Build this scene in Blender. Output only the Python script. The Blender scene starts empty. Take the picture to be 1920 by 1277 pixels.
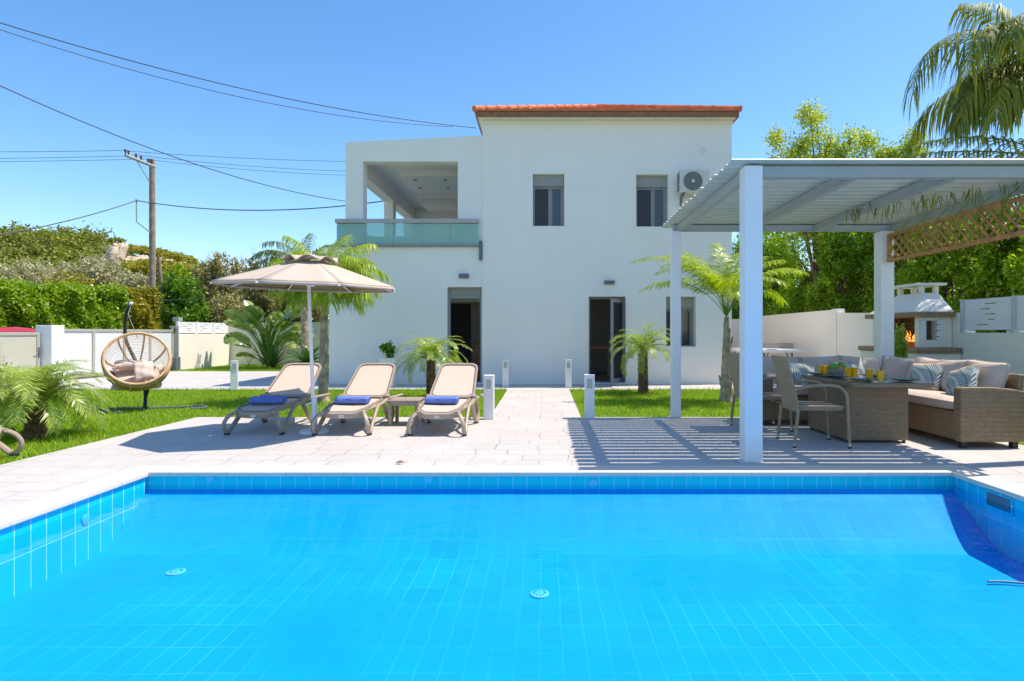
import bpy, math, random
import numpy as np
from mathutils import Vector, Matrix
random.seed(7)
rng = np.random.default_rng(7)
sc = bpy.context.scene
COL = sc.collection
R = math.radians
PI = math.pi
# ---- camera facts: eye 1.2 m above the deck, level, looking along +Y
F, CX, HZ, EYE = 1120.0, 1022.0, 624.0, 1.2
def U(px, Y): return (px - CX) * Y / F
def V(py, Y): return EYE + (HZ - py) * Y / F
def G(px, py, z=0.0):
    Y = (EYE - z) * F / (py - HZ)
    return (px - CX) * Y / F, Y

ORIG = {}
def tag(o, label=None, cat=None, group=None, kind=None):
    if label: o['label'] = label
    if cat: o['category'] = cat
    if group: o['group'] = group
    if kind: o['kind'] = kind
    return o
def thing(name, label, cat, loc=(0, 0, 0), rotz=0.0, group=None, world=False):
    o = bpy.data.objects.new(name, None); COL.objects.link(o)
    o.location = loc; o.rotation_euler = (0, 0, rotz); o.empty_display_size = .1
    tag(o, label, cat, group)
    ORIG[o.name] = Vector(loc) if world else Vector((0, 0, 0))
    return o
def link_mesh(name, me, mat, parent, bevel=0, smooth=False, seg=2):
    o = bpy.data.objects.new(name, me); COL.objects.link(o)
    if mat is not None:
        for m in (mat if isinstance(mat, (list, tuple)) else [mat]): me.materials.append(m)
    org = Vector((0, 0, 0))
    if parent is not None:
        org = ORIG.get(parent.name, org); o.parent = parent
        if org.length > 0: me.transform(Matrix.Translation(-org))
    ORIG[o.name] = org
    if smooth:
        me.polygons.foreach_set('use_smooth', [True] * len(me.polygons))
        try: me.set_sharp_from_angle(angle=R(38))
        except Exception: pass
    if bevel:
        b = o.modifiers.new('bevel', 'BEVEL'); b.width = bevel; b.segments = seg; b.limit_method = 'ANGLE'; b.angle_limit = R(40)
    return o
class MB:
    def __init__(s): s.v = []; s.f = []; s.mi = []
    def add(s, vs, fs, mi=0):
        k = len(s.v); s.v += [tuple(p) for p in vs]
        s.f += [tuple(i + k for i in f) for f in fs]; s.mi += [mi] * len(fs)
        return s
    def box(s, x0, x1, y0, y1, z0, z1, mi=0, M=None):
        vs = [(x0,y0,z0),(x1,y0,z0),(x1,y1,z0),(x0,y1,z0),(x0,y0,z1),(x1,y0,z1),(x1,y1,z1),(x0,y1,z1)]
        if M is not None: vs = [M @ Vector(p) for p in vs]
        return s.add(vs, [(0,3,2,1),(4,5,6,7),(0,1,5,4),(1,2,6,5),(2,3,7,6),(3,0,4,7)], mi)
    def prism(s, poly, y0, y1, ax='xz', mi=0):
        n = len(poly); vs = []
        for yy in (y0, y1):
            for a, b in poly:
                vs.append((a, yy, b) if ax == 'xz' else ((yy, a, b) if ax == 'yz' else (a, b, yy)))
        fs = [tuple(range(n)), tuple(range(2*n-1, n-1, -1))] + [(i, i+n, (i+1) % n + n, (i+1) % n) for i in range(n)]
        return s.add(vs, fs, mi)
    def tube(s, pts, r, n=8, closed=False, sx=1.0, caps=True, mi=0):
        P = [Vector(p) for p in pts]; m = len(P)
        rr = r if isinstance(r, (list, tuple)) else [r] * m
        T = []
        for i in range(m):
            if closed: t = P[(i+1) % m] - P[i-1]
            else: t = P[min(i+1, m-1)] - P[max(i-1, 0)]
            T.append(t.normalized() if t.length > 1e-9 else Vector((0, 0, 1)))
        up = Vector((0, 0, 1)) if abs(T[0].z) < .9 else Vector((1, 0, 0))
        N = (up - T[0] * up.dot(T[0])).normalized(); vs = []
        for i in range(m):
            N = (N - T[i] * N.dot(T[i]))
            N = N.normalized() if N.length > 1e-6 else T[i].orthogonal().normalized()
            B = T[i].cross(N)
            for k in range(n):
                a = 2 * PI * k / n
                vs.append(P[i] + (N * math.cos(a) * sx + B * math.sin(a)) * rr[i])
        fs = []
        for i in range(m if closed else m - 1):
            j = (i + 1) % m
            for k in range(n):
                l = (k + 1) % n
                fs.append((i*n+k, i*n+l, j*n+l, j*n+k))
        if not closed and caps:
            fs += [tuple(range(n-1, -1, -1)), tuple((m-1)*n + k for k in range(n))]
        return s.add(vs, fs, mi)
    def lathe(s, prof, c=(0, 0, 0), n=24, axis='z', mi=0):
        vs = []; m = len(prof)
        for r, h in prof:
            for k in range(n):
                a = 2*PI*k/n; x, y = r*math.cos(a), r*math.sin(a)
                p = (x, y, h) if axis == 'z' else ((x, h, y) if axis == 'y' else (h, x, y))
                vs.append((c[0]+p[0], c[1]+p[1], c[2]+p[2]))
        fs = [(i*n+k, i*n+(k+1) % n, (i+1)*n+(k+1) % n, (i+1)*n+k) for i in range(m-1) for k in range(n)]
        fs += [tuple(range(n-1, -1, -1)), tuple((m-1)*n+k for k in range(n))]
        return s.add(vs, fs, mi)
    def quad(s, a, b, c, d, mi=0): return s.add([a, b, c, d], [(0, 1, 2, 3)], mi)
    def build(s, name, mat, parent=None, bevel=0, smooth=False, seg=2):
        me = bpy.data.meshes.new(name); me.from_pydata([tuple(v) for v in s.v], [], s.f)
        if any(s.mi): me.polygons.foreach_set('material_index', s.mi)
        me.validate(); me.update()
        return link_mesh(name, me, mat, parent, bevel, smooth, seg)
def arr_mesh(name, verts, n, mat, parent=None, smooth=False):
    """verts (k*n,3): k separate faces of n corners"""
    verts = np.asarray(verts, dtype=np.float32).reshape(-1, 3); nv = len(verts); nf = nv // n
    me = bpy.data.meshes.new(name); me.vertices.add(nv); me.vertices.foreach_set('co', verts.ravel())
    me.loops.add(nv); me.loops.foreach_set('vertex_index', np.arange(nv, dtype=np.int32))
    me.polygons.add(nf); me.polygons.foreach_set('loop_start', np.arange(0, nv, n, dtype=np.int32))
    me.update(calc_edges=True)
    return link_mesh(name, me, mat, parent, 0, smooth)
def copy_tree(o, parent=None):
    c = o.copy(); COL.objects.link(c); c.parent = parent
    for ch in list(o.children): copy_tree(ch, c)
    return c

# ------------------------------------------------------------------ materials
def newmat(name):
    m = bpy.data.materials.new(name); m.use_nodes = True; nt = m.node_tree; nt.nodes.clear()
    out = nt.nodes.new('ShaderNodeOutputMaterial')
    return m, nt, out
def nd(nt, typ, **kw):
    n = nt.nodes.new(typ)
    for k, v in kw.items():
        if k in n.inputs: n.inputs[k].default_value = v
        else: setattr(n, k, v)
    return n
def rgb(c): return (c[0], c[1], c[2], 1.0)
def varcol(nt, vec, col, var, scale, detail=4):
    nz = nd(nt, 'ShaderNodeTexNoise', Scale=scale, Detail=detail); nt.links.new(vec, nz.inputs['Vector'])
    rp = nt.nodes.new('ShaderNodeValToRGB'); rp.color_ramp.elements[0].position = .3; rp.color_ramp.elements[1].position = .7
    rp.color_ramp.elements[0].color = rgb([c*(1-var) for c in col]); rp.color_ramp.elements[1].color = rgb([min(1, c*(1+var)) for c in col])
    nt.links.new(nz.outputs['Fac'], rp.inputs['Fac'])
    return rp.outputs['Color']
def M(name, col, rough=.6, var=.08, scale=5, bump=0, bs=60, metal=0, spec=.5, coat=0, emit=None):
    m, nt, out = newmat(name); tc = nt.nodes.new('ShaderNodeTexCoord'); vec = tc.outputs['Object']
    b = nd(nt, 'ShaderNodeBsdfPrincipled', Roughness=rough, Metallic=metal); b.inputs['Specular IOR Level'].default_value = spec
    b.inputs['Coat Weight'].default_value = coat
    nt.links.new(varcol(nt, vec, col, var, scale), b.inputs['Base Color'])
    if bump:
        nz = nd(nt, 'ShaderNodeTexNoise', Scale=bs, Detail=5); nt.links.new(vec, nz.inputs['Vector'])
        bp = nd(nt, 'ShaderNodeBump', Strength=bump, Distance=.01); nt.links.new(nz.outputs['Fac'], bp.inputs['Height'])
        nt.links.new(bp.outputs['Normal'], b.inputs['Normal'])
    if emit:
        b.inputs['Emission Color'].default_value = rgb(emit[0]); b.inputs['Emission Strength'].default_value = emit[1]
    nt.links.new(b.outputs[0], out.inputs[0]); return m
def LEAF(name, ca, cb, rough=.45, transl=.35, scale=.7, tmul=1.6, spec=.4):
    m, nt, out = newmat(name); g = nt.nodes.new('ShaderNodeNewGeometry')
    nz = nd(nt, 'ShaderNodeTexNoise', Scale=scale, Detail=2); nt.links.new(g.outputs['Position'], nz.inputs['Vector'])
    ad = nd(nt, 'ShaderNodeMath', operation='MULTIPLY_ADD'); ad.inputs[1].default_value = .55
    nt.links.new(g.outputs['Random Per Island'], ad.inputs[0]); nt.links.new(nz.outputs['Fac'], ad.inputs[2])
    sb = nd(nt, 'ShaderNodeMath', operation='SUBTRACT'); sb.inputs[1].default_value = .27; nt.links.new(ad.outputs[0], sb.inputs[0])
    mx = nd(nt, 'ShaderNodeMix', data_type='RGBA'); mx.inputs[6].default_value = rgb(ca); mx.inputs[7].default_value = rgb(cb)
    nt.links.new(sb.outputs[0], mx.inputs[0])
    b = nd(nt, 'ShaderNodeBsdfPrincipled', Roughness=rough); b.inputs['Specular IOR Level'].default_value = spec
    nt.links.new(mx.outputs[2], b.inputs['Base Color'])
    t = nt.nodes.new('ShaderNodeBsdfTranslucent')
    hs = nd(nt, 'ShaderNodeHueSaturation', Value=tmul, Saturation=1.15); nt.links.new(mx.outputs[2], hs.inputs['Color']); nt.links.new(hs.outputs[0], t.inputs['Color'])
    ms = nd(nt, 'ShaderNodeMixShader'); ms.inputs[0].default_value = transl
    nt.links.new(b.outputs[0], ms.inputs[1]); nt.links.new(t.outputs[0], ms.inputs[2]); nt.links.new(ms.outputs[0], out.inputs[0]); return m
def swiz(nt, src, a, b, c=None):
    """vector made of chosen axes of src; a,b in 'x','y','z' or 'x+y'"""
    sp = nt.nodes.new('ShaderNodeSeparateXYZ'); nt.links.new(src, sp.inputs[0]); cb = nt.nodes.new('ShaderNodeCombineXYZ')
    for i, k in enumerate((a, b)):
        if '+' in k:
            ad = nd(nt, 'ShaderNodeMath', operation='ADD'); p, q = k.split('+')
            nt.links.new(sp.outputs[p.upper()], ad.inputs[0]); nt.links.new(sp.outputs[q.upper()], ad.inputs[1]); nt.links.new(ad.outputs[0], cb.inputs[i])
        else: nt.links.new(sp.outputs[k.upper()], cb.inputs[i])
    return cb.outputs[0]
def BRICK(name, ax, w, h, mortar, c1, c2, cm, rough=.4, off=.5, bump=.3, distort=0, fade=0, shift=(0, 0), spec=.5, squash=1, var=0, dist=.004, bias=0):
    m, nt, out = newmat(name); g = nt.nodes.new('ShaderNodeTexCoord'); vec = swiz(nt, g.outputs['Object'], *ax)
    mp = nt.nodes.new('ShaderNodeMapping'); mp.inputs['Location'].default_value = (shift[0], shift[1], 0); nt.links.new(vec, mp.inputs[0]); vec = mp.outputs[0]
    if distort:
        nz = nd(nt, 'ShaderNodeTexNoise', Scale=2.2, Detail=2); nt.links.new(vec, nz.inputs['Vector'])
        s1 = nd(nt, 'ShaderNodeVectorMath', operation='SUBTRACT'); s1.inputs[1].default_value = (.5, .5, .5); nt.links.new(nz.outputs['Color'], s1.inputs[0])
        s2 = nd(nt, 'ShaderNodeVectorMath', operation='SCALE'); s2.inputs['Scale'].default_value = distort; nt.links.new(s1.outputs[0], s2.inputs[0])
        s3 = nd(nt, 'ShaderNodeVectorMath', operation='ADD'); nt.links.new(vec, s3.inputs[0]); nt.links.new(s2.outputs[0], s3.inputs[1]); vec = s3.outputs[0]
    br = nd(nt, 'ShaderNodeTexBrick', offset=off, squash=squash); br.inputs['Scale'].default_value = 1
    br.inputs['Brick Width'].default_value = w; br.inputs['Row Height'].default_value = h; br.inputs['Mortar Size'].default_value = mortar; br.inputs['Mortar Smooth'].default_value = .3
    br.inputs['Bias'].default_value = bias
    br.inputs['Color1'].default_value = rgb(c1); br.inputs['Color2'].default_value = rgb(c2); br.inputs['Mortar'].default_value = rgb(cm); nt.links.new(vec, br.inputs['Vector'])
    b = nd(nt, 'ShaderNodeBsdfPrincipled', Roughness=rough); b.inputs['Specular IOR Level'].default_value = spec
    colo = br.outputs['Color']
    if fade:
        nf = nd(nt, 'ShaderNodeTexNoise', Scale=.9, Detail=3); nt.links.new(g.outputs['Object'], nf.inputs['Vector'])
        rf = nt.nodes.new('ShaderNodeValToRGB'); rf.color_ramp.elements[0].position = .36; rf.color_ramp.elements[1].position = .66; rf.color_ramp.elements[0].color = (.08, .08, .08, 1); rf.color_ramp.elements[1].color = (fade,)*3 + (1,)
        nt.links.new(nf.outputs['Fac'], rf.inputs['Fac']); mf = nd(nt, 'ShaderNodeMix', data_type='RGBA'); nt.links.new(rf.outputs['Color'], mf.inputs[0])
        mf.inputs[6].default_value = rgb(c1); nt.links.new(colo, mf.inputs[7]); colo = mf.outputs[2]
    if var:
        nz = nd(nt, 'ShaderNodeTexNoise', Scale=.9, Detail=3); nt.links.new(g.outputs['Object'], nz.inputs['Vector'])
        mr = nd(nt, 'ShaderNodeMapRange'); mr.inputs['To Min'].default_value = 1 - var; mr.inputs['To Max'].default_value = 1 + var; nt.links.new(nz.outputs['Fac'], mr.inputs['Value'])
        mm = nd(nt, 'ShaderNodeVectorMath', operation='SCALE'); nt.links.new(colo, mm.inputs[0]); nt.links.new(mr.outputs[0], mm.inputs['Scale']); colo = mm.outputs[0]
    nt.links.new(colo, b.inputs['Base Color'])
    if bump:
        bp = nd(nt, 'ShaderNodeBump', Strength=bump, Distance=dist, invert=True); nt.links.new(br.outputs['Fac'], bp.inputs['Height']); nt.links.new(bp.outputs['Normal'], b.inputs['Normal'])
    nt.links.new(b.outputs[0], out.inputs[0]); return m
def PLASTER(name, col, bump=.25):
    m, nt, out = newmat(name); tc = nt.nodes.new('ShaderNodeTexCoord'); vec = tc.outputs['Object']
    b = nd(nt, 'ShaderNodeBsdfPrincipled', Roughness=.85); b.inputs['Specular IOR Level'].default_value = .2
    c1 = varcol(nt, vec, col, .02, .9, 6)
    # faint vertical weathering
    mp = nt.nodes.new('ShaderNodeMapping'); mp.inputs['Scale'].default_value = (5, 5, .35); nt.links.new(vec, mp.inputs[0])
    nz = nd(nt, 'ShaderNodeTexNoise', Scale=1.4, Detail=6); nt.links.new(mp.outputs[0], nz.inputs['Vector'])
    mr = nd(nt, 'ShaderNodeMapRange'); mr.inputs['From Min'].default_value = .3; mr.inputs['From Max'].default_value = .7; mr.inputs['To Min'].default_value = .985; mr.inputs['To Max'].default_value = 1.0; nt.links.new(nz.outputs['Fac'], mr.inputs['Value'])
    mm = nd(nt, 'ShaderNodeVectorMath', operation='SCALE'); nt.links.new(c1, mm.inputs[0]); nt.links.new(mr.outputs[0], mm.inputs['Scale'])
    nt.links.new(mm.outputs[0], b.inputs['Base Color'])
    n2 = nd(nt, 'ShaderNodeTexNoise', Scale=130, Detail=4); nt.links.new(vec, n2.inputs['Vector'])
    n3 = nd(nt, 'ShaderNodeTexNoise', Scale=1.3, Detail=3); nt.links.new(vec, n3.inputs['Vector'])
    ad = nd(nt, 'ShaderNodeMath', operation='MULTIPLY_ADD'); ad.inputs[1].default_value = 3.; nt.links.new(n3.outputs['Fac'], ad.inputs[0]); nt.links.new(n2.outputs['Fac'], ad.inputs[2])
    bp = nd(nt, 'ShaderNodeBump', Strength=bump, Distance=.004); nt.links.new(ad.outputs[0], bp.inputs['Height']); nt.links.new(bp.outputs['Normal'], b.inputs['Normal'])
    nt.links.new(b.outputs[0], out.inputs[0]); return m
def STONE(name, col):
    """stamped pale concrete: large irregular flags, thin joints, blotches"""
    m, nt, out = newmat(name); tc = nt.nodes.new('ShaderNodeTexCoord'); vec = tc.outputs['Object']
    nz0 = nd(nt, 'ShaderNodeTexNoise', Scale=2.5, Detail=3); nt.links.new(vec, nz0.inputs['Vector'])
    s2 = nd(nt, 'ShaderNodeVectorMath', operation='SCALE'); s2.inputs['Scale'].default_value = .12; nt.links.new(nz0.outputs['Color'], s2.inputs[0])
    s3 = nd(nt, 'ShaderNodeVectorMath', operation='ADD'); nt.links.new(vec, s3.inputs[0]); nt.links.new(s2.outputs[0], s3.inputs[1])
    br = nd(nt, 'ShaderNodeTexBrick', offset=.37, offset_frequency=3, squash=.7, squash_frequency=2); br.inputs['Scale'].default_value = 1
    br.inputs['Brick Width'].default_value = .46; br.inputs['Row Height'].default_value = .27; br.inputs['Mortar Size'].default_value = .007; br.inputs['Mortar Smooth'].default_value = .6
    br.inputs['Color1'].default_value = rgb(col); br.inputs['Color2'].default_value = rgb([c*.93 for c in col]); br.inputs['Mortar'].default_value = rgb([c*.58 for c in col])
    nt.links.new(s3.outputs[0], br.inputs['Vector'])
    # joints fade in and out
    nzf = nd(nt, 'ShaderNodeTexNoise', Scale=1.1, Detail=3); nt.links.new(vec, nzf.inputs['Vector'])
    rf = nt.nodes.new('ShaderNodeValToRGB'); rf.color_ramp.elements[0].position = .38; rf.color_ramp.elements[1].position = .62
    nt.links.new(nzf.outputs['Fac'], rf.inputs['Fac'])
    base = varcol(nt, vec, col, .10, 1.6, 10)
    mx = nd(nt, 'ShaderNodeMix', data_type='RGBA'); nt.links.new(rf.outputs['Color'], mx.inputs[0]); nt.links.new(base, mx.inputs[6]); nt.links.new(br.outputs['Color'], mx.inputs[7])
    nb = nd(nt, 'ShaderNodeTexNoise', Scale=22, Detail=6); nt.links.new(vec, nb.inputs['Vector'])
    mr = nd(nt, 'ShaderNodeMapRange'); mr.inputs['To Min'].default_value = .92; mr.inputs['To Max'].default_value = 1.07; nt.links.new(nb.outputs['Fac'], mr.inputs['Value'])
    mm = nd(nt, 'ShaderNodeVectorMath', operation='SCALE'); nt.links.new(mx.outputs[2], mm.inputs[0]); nt.links.new(mr.outputs[0], mm.inputs['Scale'])
    b = nd(nt, 'ShaderNodeBsdfPrincipled', Roughness=.72); b.inputs['Specular IOR Level'].default_value = .35
    nt.links.new(mm.outputs[0], b.inputs['Base Color'])
    h = nd(nt, 'ShaderNodeMath', operation='MULTIPLY_ADD'); h.inputs[1].default_value = -.8; nt.links.new(br.outputs['Fac'], h.inputs[0]); nt.links.new(nb.outputs['Fac'], h.inputs[2])
    bp = nd(nt, 'ShaderNodeBump', Strength=.55, Distance=.008); nt.links.new(h.outputs[0], bp.inputs['Height']); nt.links.new(bp.outputs['Normal'], b.inputs['Normal'])
    nt.links.new(b.outputs[0], out.inputs[0]); return m
def CLEAR(name, tint, refl=.08, alpha=.0, col=(.8, .9, .9), rough=.02):
    """thin glass: transparent, a share of pigment, and a gloss"""
    m, nt, out = newmat(name)
    t = nd(nt, 'ShaderNodeBsdfTransparent', Color=rgb(tint)); d = nd(nt, 'ShaderNodeBsdfPrincipled', Roughness=.5); d.inputs['Base Color'].default_value = rgb(col)
    g = nd(nt, 'ShaderNodeBsdfGlossy', Roughness=rough); m1 = nd(nt, 'ShaderNodeMixShader'); m1.inputs[0].default_value = alpha
    nt.links.new(t.outputs[0], m1.inputs[1]); nt.links.new(d.outputs[0], m1.inputs[2])
    lw = nd(nt, 'ShaderNodeLayerWeight', Blend=.5); pw = nd(nt, 'ShaderNodeMath', operation='POWER'); pw.inputs[1].default_value = 4; nt.links.new(lw.outputs['Facing'], pw.inputs[0])
    fr = nd(nt, 'ShaderNodeMath', operation='MULTIPLY_ADD'); fr.inputs[1].default_value = .35; fr.inputs[2].default_value = .02; nt.links.new(pw.outputs[0], fr.inputs[0]); m2 = nd(nt, 'ShaderNodeMixShader'); nt.links.new(fr.outputs[0], m2.inputs[0])
    nt.links.new(m1.outputs[0], m2.inputs[1]); nt.links.new(g.outputs[0], m2.inputs[2]); nt.links.new(m2.outputs[0], out.inputs[0]); return m
def WATER():
    m, nt, out = newmat('pool_water'); tc = nt.nodes.new('ShaderNodeTexCoord')
    mp = nt.nodes.new('ShaderNodeMapping'); mp.inputs['Scale'].default_value = (1, 1.6, 1); nt.links.new(tc.outputs['Object'], mp.inputs[0])
    n1 = nd(nt, 'ShaderNodeTexNoise', Scale=2.6, Detail=3, Distortion=.6); nt.links.new(mp.outputs[0], n1.inputs['Vector'])
    bp = nd(nt, 'ShaderNodeBump', Strength=.25, Distance=.03); nt.links.new(n1.outputs['Fac'], bp.inputs['Height'])
    t = nd(nt, 'ShaderNodeBsdfTransparent', Color=(.80, .955, 1, 1)); g = nd(nt, 'ShaderNodeBsdfGlossy', Roughness=.03)
    nt.links.new(bp.outputs[0], g.inputs['Normal'])
    fr = nd(nt, 'ShaderNodeFresnel', IOR=1.09); nt.links.new(bp.outputs[0], fr.inputs['Normal'])
    ms = nd(nt, 'ShaderNodeMixShader'); nt.links.new(fr.outputs[0], ms.inputs[0]); nt.links.new(t.outputs[0], ms.inputs[1]); nt.links.new(g.outputs[0], ms.inputs[2])
    nt.links.new(ms.outputs[0], out.inputs[0]); return m
def PALMPRINT():
    m, nt, out = newmat('palm_print_fabric'); tc = nt.nodes.new('ShaderNodeTexCoord'); sp = nt.nodes.new('ShaderNodeSeparateXYZ'); nt.links.new(tc.outputs['Object'], sp.inputs[0])
    def ma(op, a, b=None, c=None):
        n = nd(nt, 'ShaderNodeMath', operation=op)
        for i, x in enumerate((a, b, c)):
            if x is None: continue
            if isinstance(x, (int, float)): n.inputs[i].default_value = x
            else: nt.links.new(x, n.inputs[i])
        return n.outputs[0]
    x, z = sp.outputs['X'], sp.outputs['Y']
    u = ma('ADD', ma('MULTIPLY', x, .8), ma('MULTIPLY', z, .6)); v = ma('SUBTRACT', ma('MULTIPLY', z, .8), ma('MULTIPLY', x, .6))
    u = ma('ADD', u, ma('MULTIPLY', ma('MULTIPLY', v, v), 1.6))
    um = ma('PINGPONG', ma('ADD', u, 1.0), .11)
    k = ma('SINE', ma('MULTIPLY', ma('SUBTRACT', v, ma('MULTIPLY', um, 1.1)), 210))
    st = ma('GREATER_THAN', k, .15); rib = ma('LESS_THAN', um, .006); inl = ma('LESS_THAN', um, .095)
    leaf = ma('MAXIMUM', ma('MULTIPLY', st, inl), rib)
    edge = ma('GREATER_THAN', ma('ABSOLUTE', z), .15)
    c1 = nd(nt, 'ShaderNodeMix', data_type='RGBA'); c1.inputs[6].default_value = (.62, .63, .58, 1); c1.inputs[7].default_value = (.07, .14, .15, 1); nt.links.new(leaf, c1.inputs[0])
    c2 = nd(nt, 'ShaderNodeMix', data_type='RGBA'); c2.inputs[7].default_value = (.62, .42, .27, 1); nt.links.new(c1.outputs[2], c2.inputs[6]); nt.links.new(edge, c2.inputs[0])
    b = nd(nt, 'ShaderNodeBsdfPrincipled', Roughness=.9); nt.links.new(c2.outputs[2], b.inputs['Base Color']); nt.links.new(b.outputs[0], out.inputs[0]); return m

mt = {}
mt['plaster'] = PLASTER('white_plaster', (.86, .82, .76))
mt['gwall'] = PLASTER('garden_wall_plaster', (.84, .79, .70))
mt['stone'] = STONE('stamped_concrete', (.485, .46, .435))
mt['coping'] = BRICK('coping_stone', ('x+y', 'z'), .5, 5, .0035, (.69, .60, .49), (.64, .555, .455), (.50, .43, .35), .7, 0, .4, var=.08, shift=(.1, 2))
mt['tile_floor'] = BRICK('pool_floor_tile', ('x', 'y'), .125, .25, .0022, (.005, .315, .78), (.005, .26, .69), (.07, .43, .78), .5, 0, .1, distort=.025, fade=.9, var=.22, spec=.05, shift=(.03, .02), bias=-.3)  # broad tone patches paint caustic light into the colour; bent joints imitate refraction
mt['tile_far'] = BRICK('pool_far_wall_tile', ('x', 'z'), .125, .25, .0024, (.004, .60, .62), (.004, .54, .57), (.38, .74, .74), .18, 0, .1, shift=(.03, .005), bias=-.2)  # greener than the floor tile, offsetting this wall's blue shade by colour
mt['tile_side'] = BRICK('pool_side_wall_tile', ('y', 'z'), .125, .25, .0024, (.004, .52, .68), (.004, .46, .62), (.56, .84, .84), .18, 0, .1, shift=(.02, .005), bias=-.2)  # same tile again, lightened in colour against the shade on the right wall
mt['tile_added_slope'] = BRICK('pool_added_slope_tile', ('x', 'y'), .125, .25, .0022, (.005, .345, .77), (.005, .29, .69), (.07, .46, .77), .5, 0, .1, distort=.025, fade=.9, spec=.05, shift=(.03, .02))
mt['water'] = WATER()
mt['lawn'] = M('lawn_soil', (.10, .19, .018), .9, .3, 3, .5, 30)
mt['ground'] = M('dry_ground', (.16, .17, .06), .95, .3, .15, .3, 4)
mt['grass'] = LEAF('grass_blades', (.16, .31, .012), (.38, .50, .03), .5, .4, 1.2, 1.4)
mt['wood'] = M('brown_wood', (.27, .115, .04), .6, .25, 12, .3, 40)
mt['tile_roof'] = M('terracotta', (.58, .16, .055), .75, .3, 3.5, .4, 30)
mt['grey_frame'] = M('grey_aluminium', (.25, .25, .25), .4, .04, 5)
mt['taupe'] = M('shutter_taupe', (.30, .30, .28), .5, .04, 5)
mt['anthracite'] = M('anthracite_metal', (.12, .14, .17), .45, .05, 5)
mt['dark'] = M('dark_interior', (.30, .27, .23), .7, .2, 3)
mt['room'] = M('room_wall', (.78, .75, .68), .9, .06, 2)
mt['darkglass'] = M('dark_window_glass', (.015, .017, .02), .06, .1, 3, spec=.8)
mt['blind'] = BRICK('window_blind', ('x', 'z'), 3, .035, .004, (.10, .12, .15), (.085, .10, .135), (.03, .03, .04), .3, 0, .4)
mt['screen'] = M('insect_screen', (.03, .032, .038), .5, .1, 8)
mt['balcony_glass'] = CLEAR('frosted_balcony_glass', (.72, .93, .90), alpha=.5, col=(.42, .62, .56))
mt['white'] = M('white_paint', (.78, .78, .78), .45, .03, 4)
mt['alu'] = M('pergola_grey_paint', (.36, .375, .34), .42, .05, 3)
mt['louvre'] = M('pergola_louvre_paint', (.53, .56, .47), .4, .06, 3)
mt['post'] = M('pergola_post_paint', (.81, .80, .77), .35, .03, 3)
mt['ac'] = M('cream_plastic', (.64, .61, .53), .45, .02, 4)
mt['black'] = M('black_plastic', (.02, .02, .02), .5, .1, 8)
mt['chrome'] = M('steel', (.6, .6, .6), .25, .05, 5, metal=1)
mt['plastic'] = M('taupe_resin', (.36, .285, .22), .45, .05, 6, .1, 200)
mt['sling'] = BRICK('beige_sling', ('x', 'y+z'), .006, .006, .0006, (.66, .50, .395), (.62, .47, .375), (.52, .40, .32), .7, 0, .2)
mt['piping'] = M('dark_piping', (.06, .05, .05), .7)
mt['towel'] = M('blue_terry', (.13, .21, .60), .95, .22, 60, 1.0, 160)
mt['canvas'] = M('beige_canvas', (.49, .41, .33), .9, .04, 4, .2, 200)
mt['canvas_shaded'] = M('beige_canvas_shaded_underside', (.25, .18, .105), .9, .04, 4)  # same canvas darkened, the underside's shade is put into its colour
mt['rattan'] = M('natural_rattan', (.60, .38, .20), .5, .15, 12)
mt['cushion'] = M('beige_cushion', (.60, .48, .39), .9, .05, 6, .6, 18)
mt['mauve'] = M('mauve_cushion', (.53, .435, .375), .9, .05, 6, .5, 14)
mt['print'] = PALMPRINT()
mt['wicker'] = BRICK('brown_wicker', ('x+y', 'z'), .042, .013, .0028, (.46, .32, .18), (.34, .235, .13), (.09, .065, .04), .5, .5, 1.0, dist=.006)
mt['wicker_top'] = BRICK('brown_wicker_top', ('x', 'y'), .042, .013, .0028, (.42, .33, .22), (.32, .25, .165), (.08, .06, .04), .4, .5, .8, dist=.004)
mt['wicker_l'] = BRICK('taupe_wicker', ('y+x', 'z'), .026, .011, .002, (.52, .385, .235), (.41, .30, .18), (.18, .13, .09), .5, .5, .8, dist=.004)
mt['brickw'] = BRICK('hearth_brick', ('x+y', 'z'), .075, .3, .005, (.42, .27, .15), (.31, .20, .11), (.17, .12, .09), .8, 0, .6)
mt['firebrick'] = BRICK('fire_brick', ('x+y', 'z'), .2, .07, .008, (.20, .12, .06), (.13, .08, .045), (.06, .045, .03), .85, .5, .5)
mt['bark'] = M('palm_bark', (.42, .32, .22), .9, .5, 9, 1.0, 18)
mt['bark2'] = M('shaggy_bark', (.17, .095, .05), .95, .5, 20, 1.0, 40)
mt['trunk'] = M('tree_bark', (.14, .10, .07), .9, .3, 6, 1.0, 20)
mt['polewood'] = M('pole_wood', (.27, .20, .155), .85, .3, 6, .6, 25)
mt['cable'] = M('black_cable', (.06, .065, .075), .6)
mt['gatepanel'] = M('white_gate_panel', (.66, .69, .71), .35, .02, 3)
mt['gateframe'] = M('olive_grey_frame', (.37, .38, .325), .45, .03, 4)
mt['door_beige'] = M('beige_gate_panel', (.47, .46, .38), .5, .03, 4)
mt['red'] = M('red_car_paint', (.45, .012, .02), .25, .03, 3, coat=.8)
mt['rock'] = M('limestone', (.50, .40, .29), .95, .3, .35, 1.0, 1.2)
mt['plate'] = M('slate_blue_glaze', (.06, .085, .12), .2, .1, 20)
mt['bowl'] = M('stone_grey_glaze', (.28, .29, .29), .35, .1, 20)
mt['juice'] = M('orange_juice', (1.0, .50, .0), .6, .02, 10, spec=.15)
mt['glass'] = CLEAR('clear_glass', (.98, .985, .985), alpha=.0)
mt['lime'] = M('green_fruit', (.13, .33, .03), .35, .2, 12)
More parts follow.
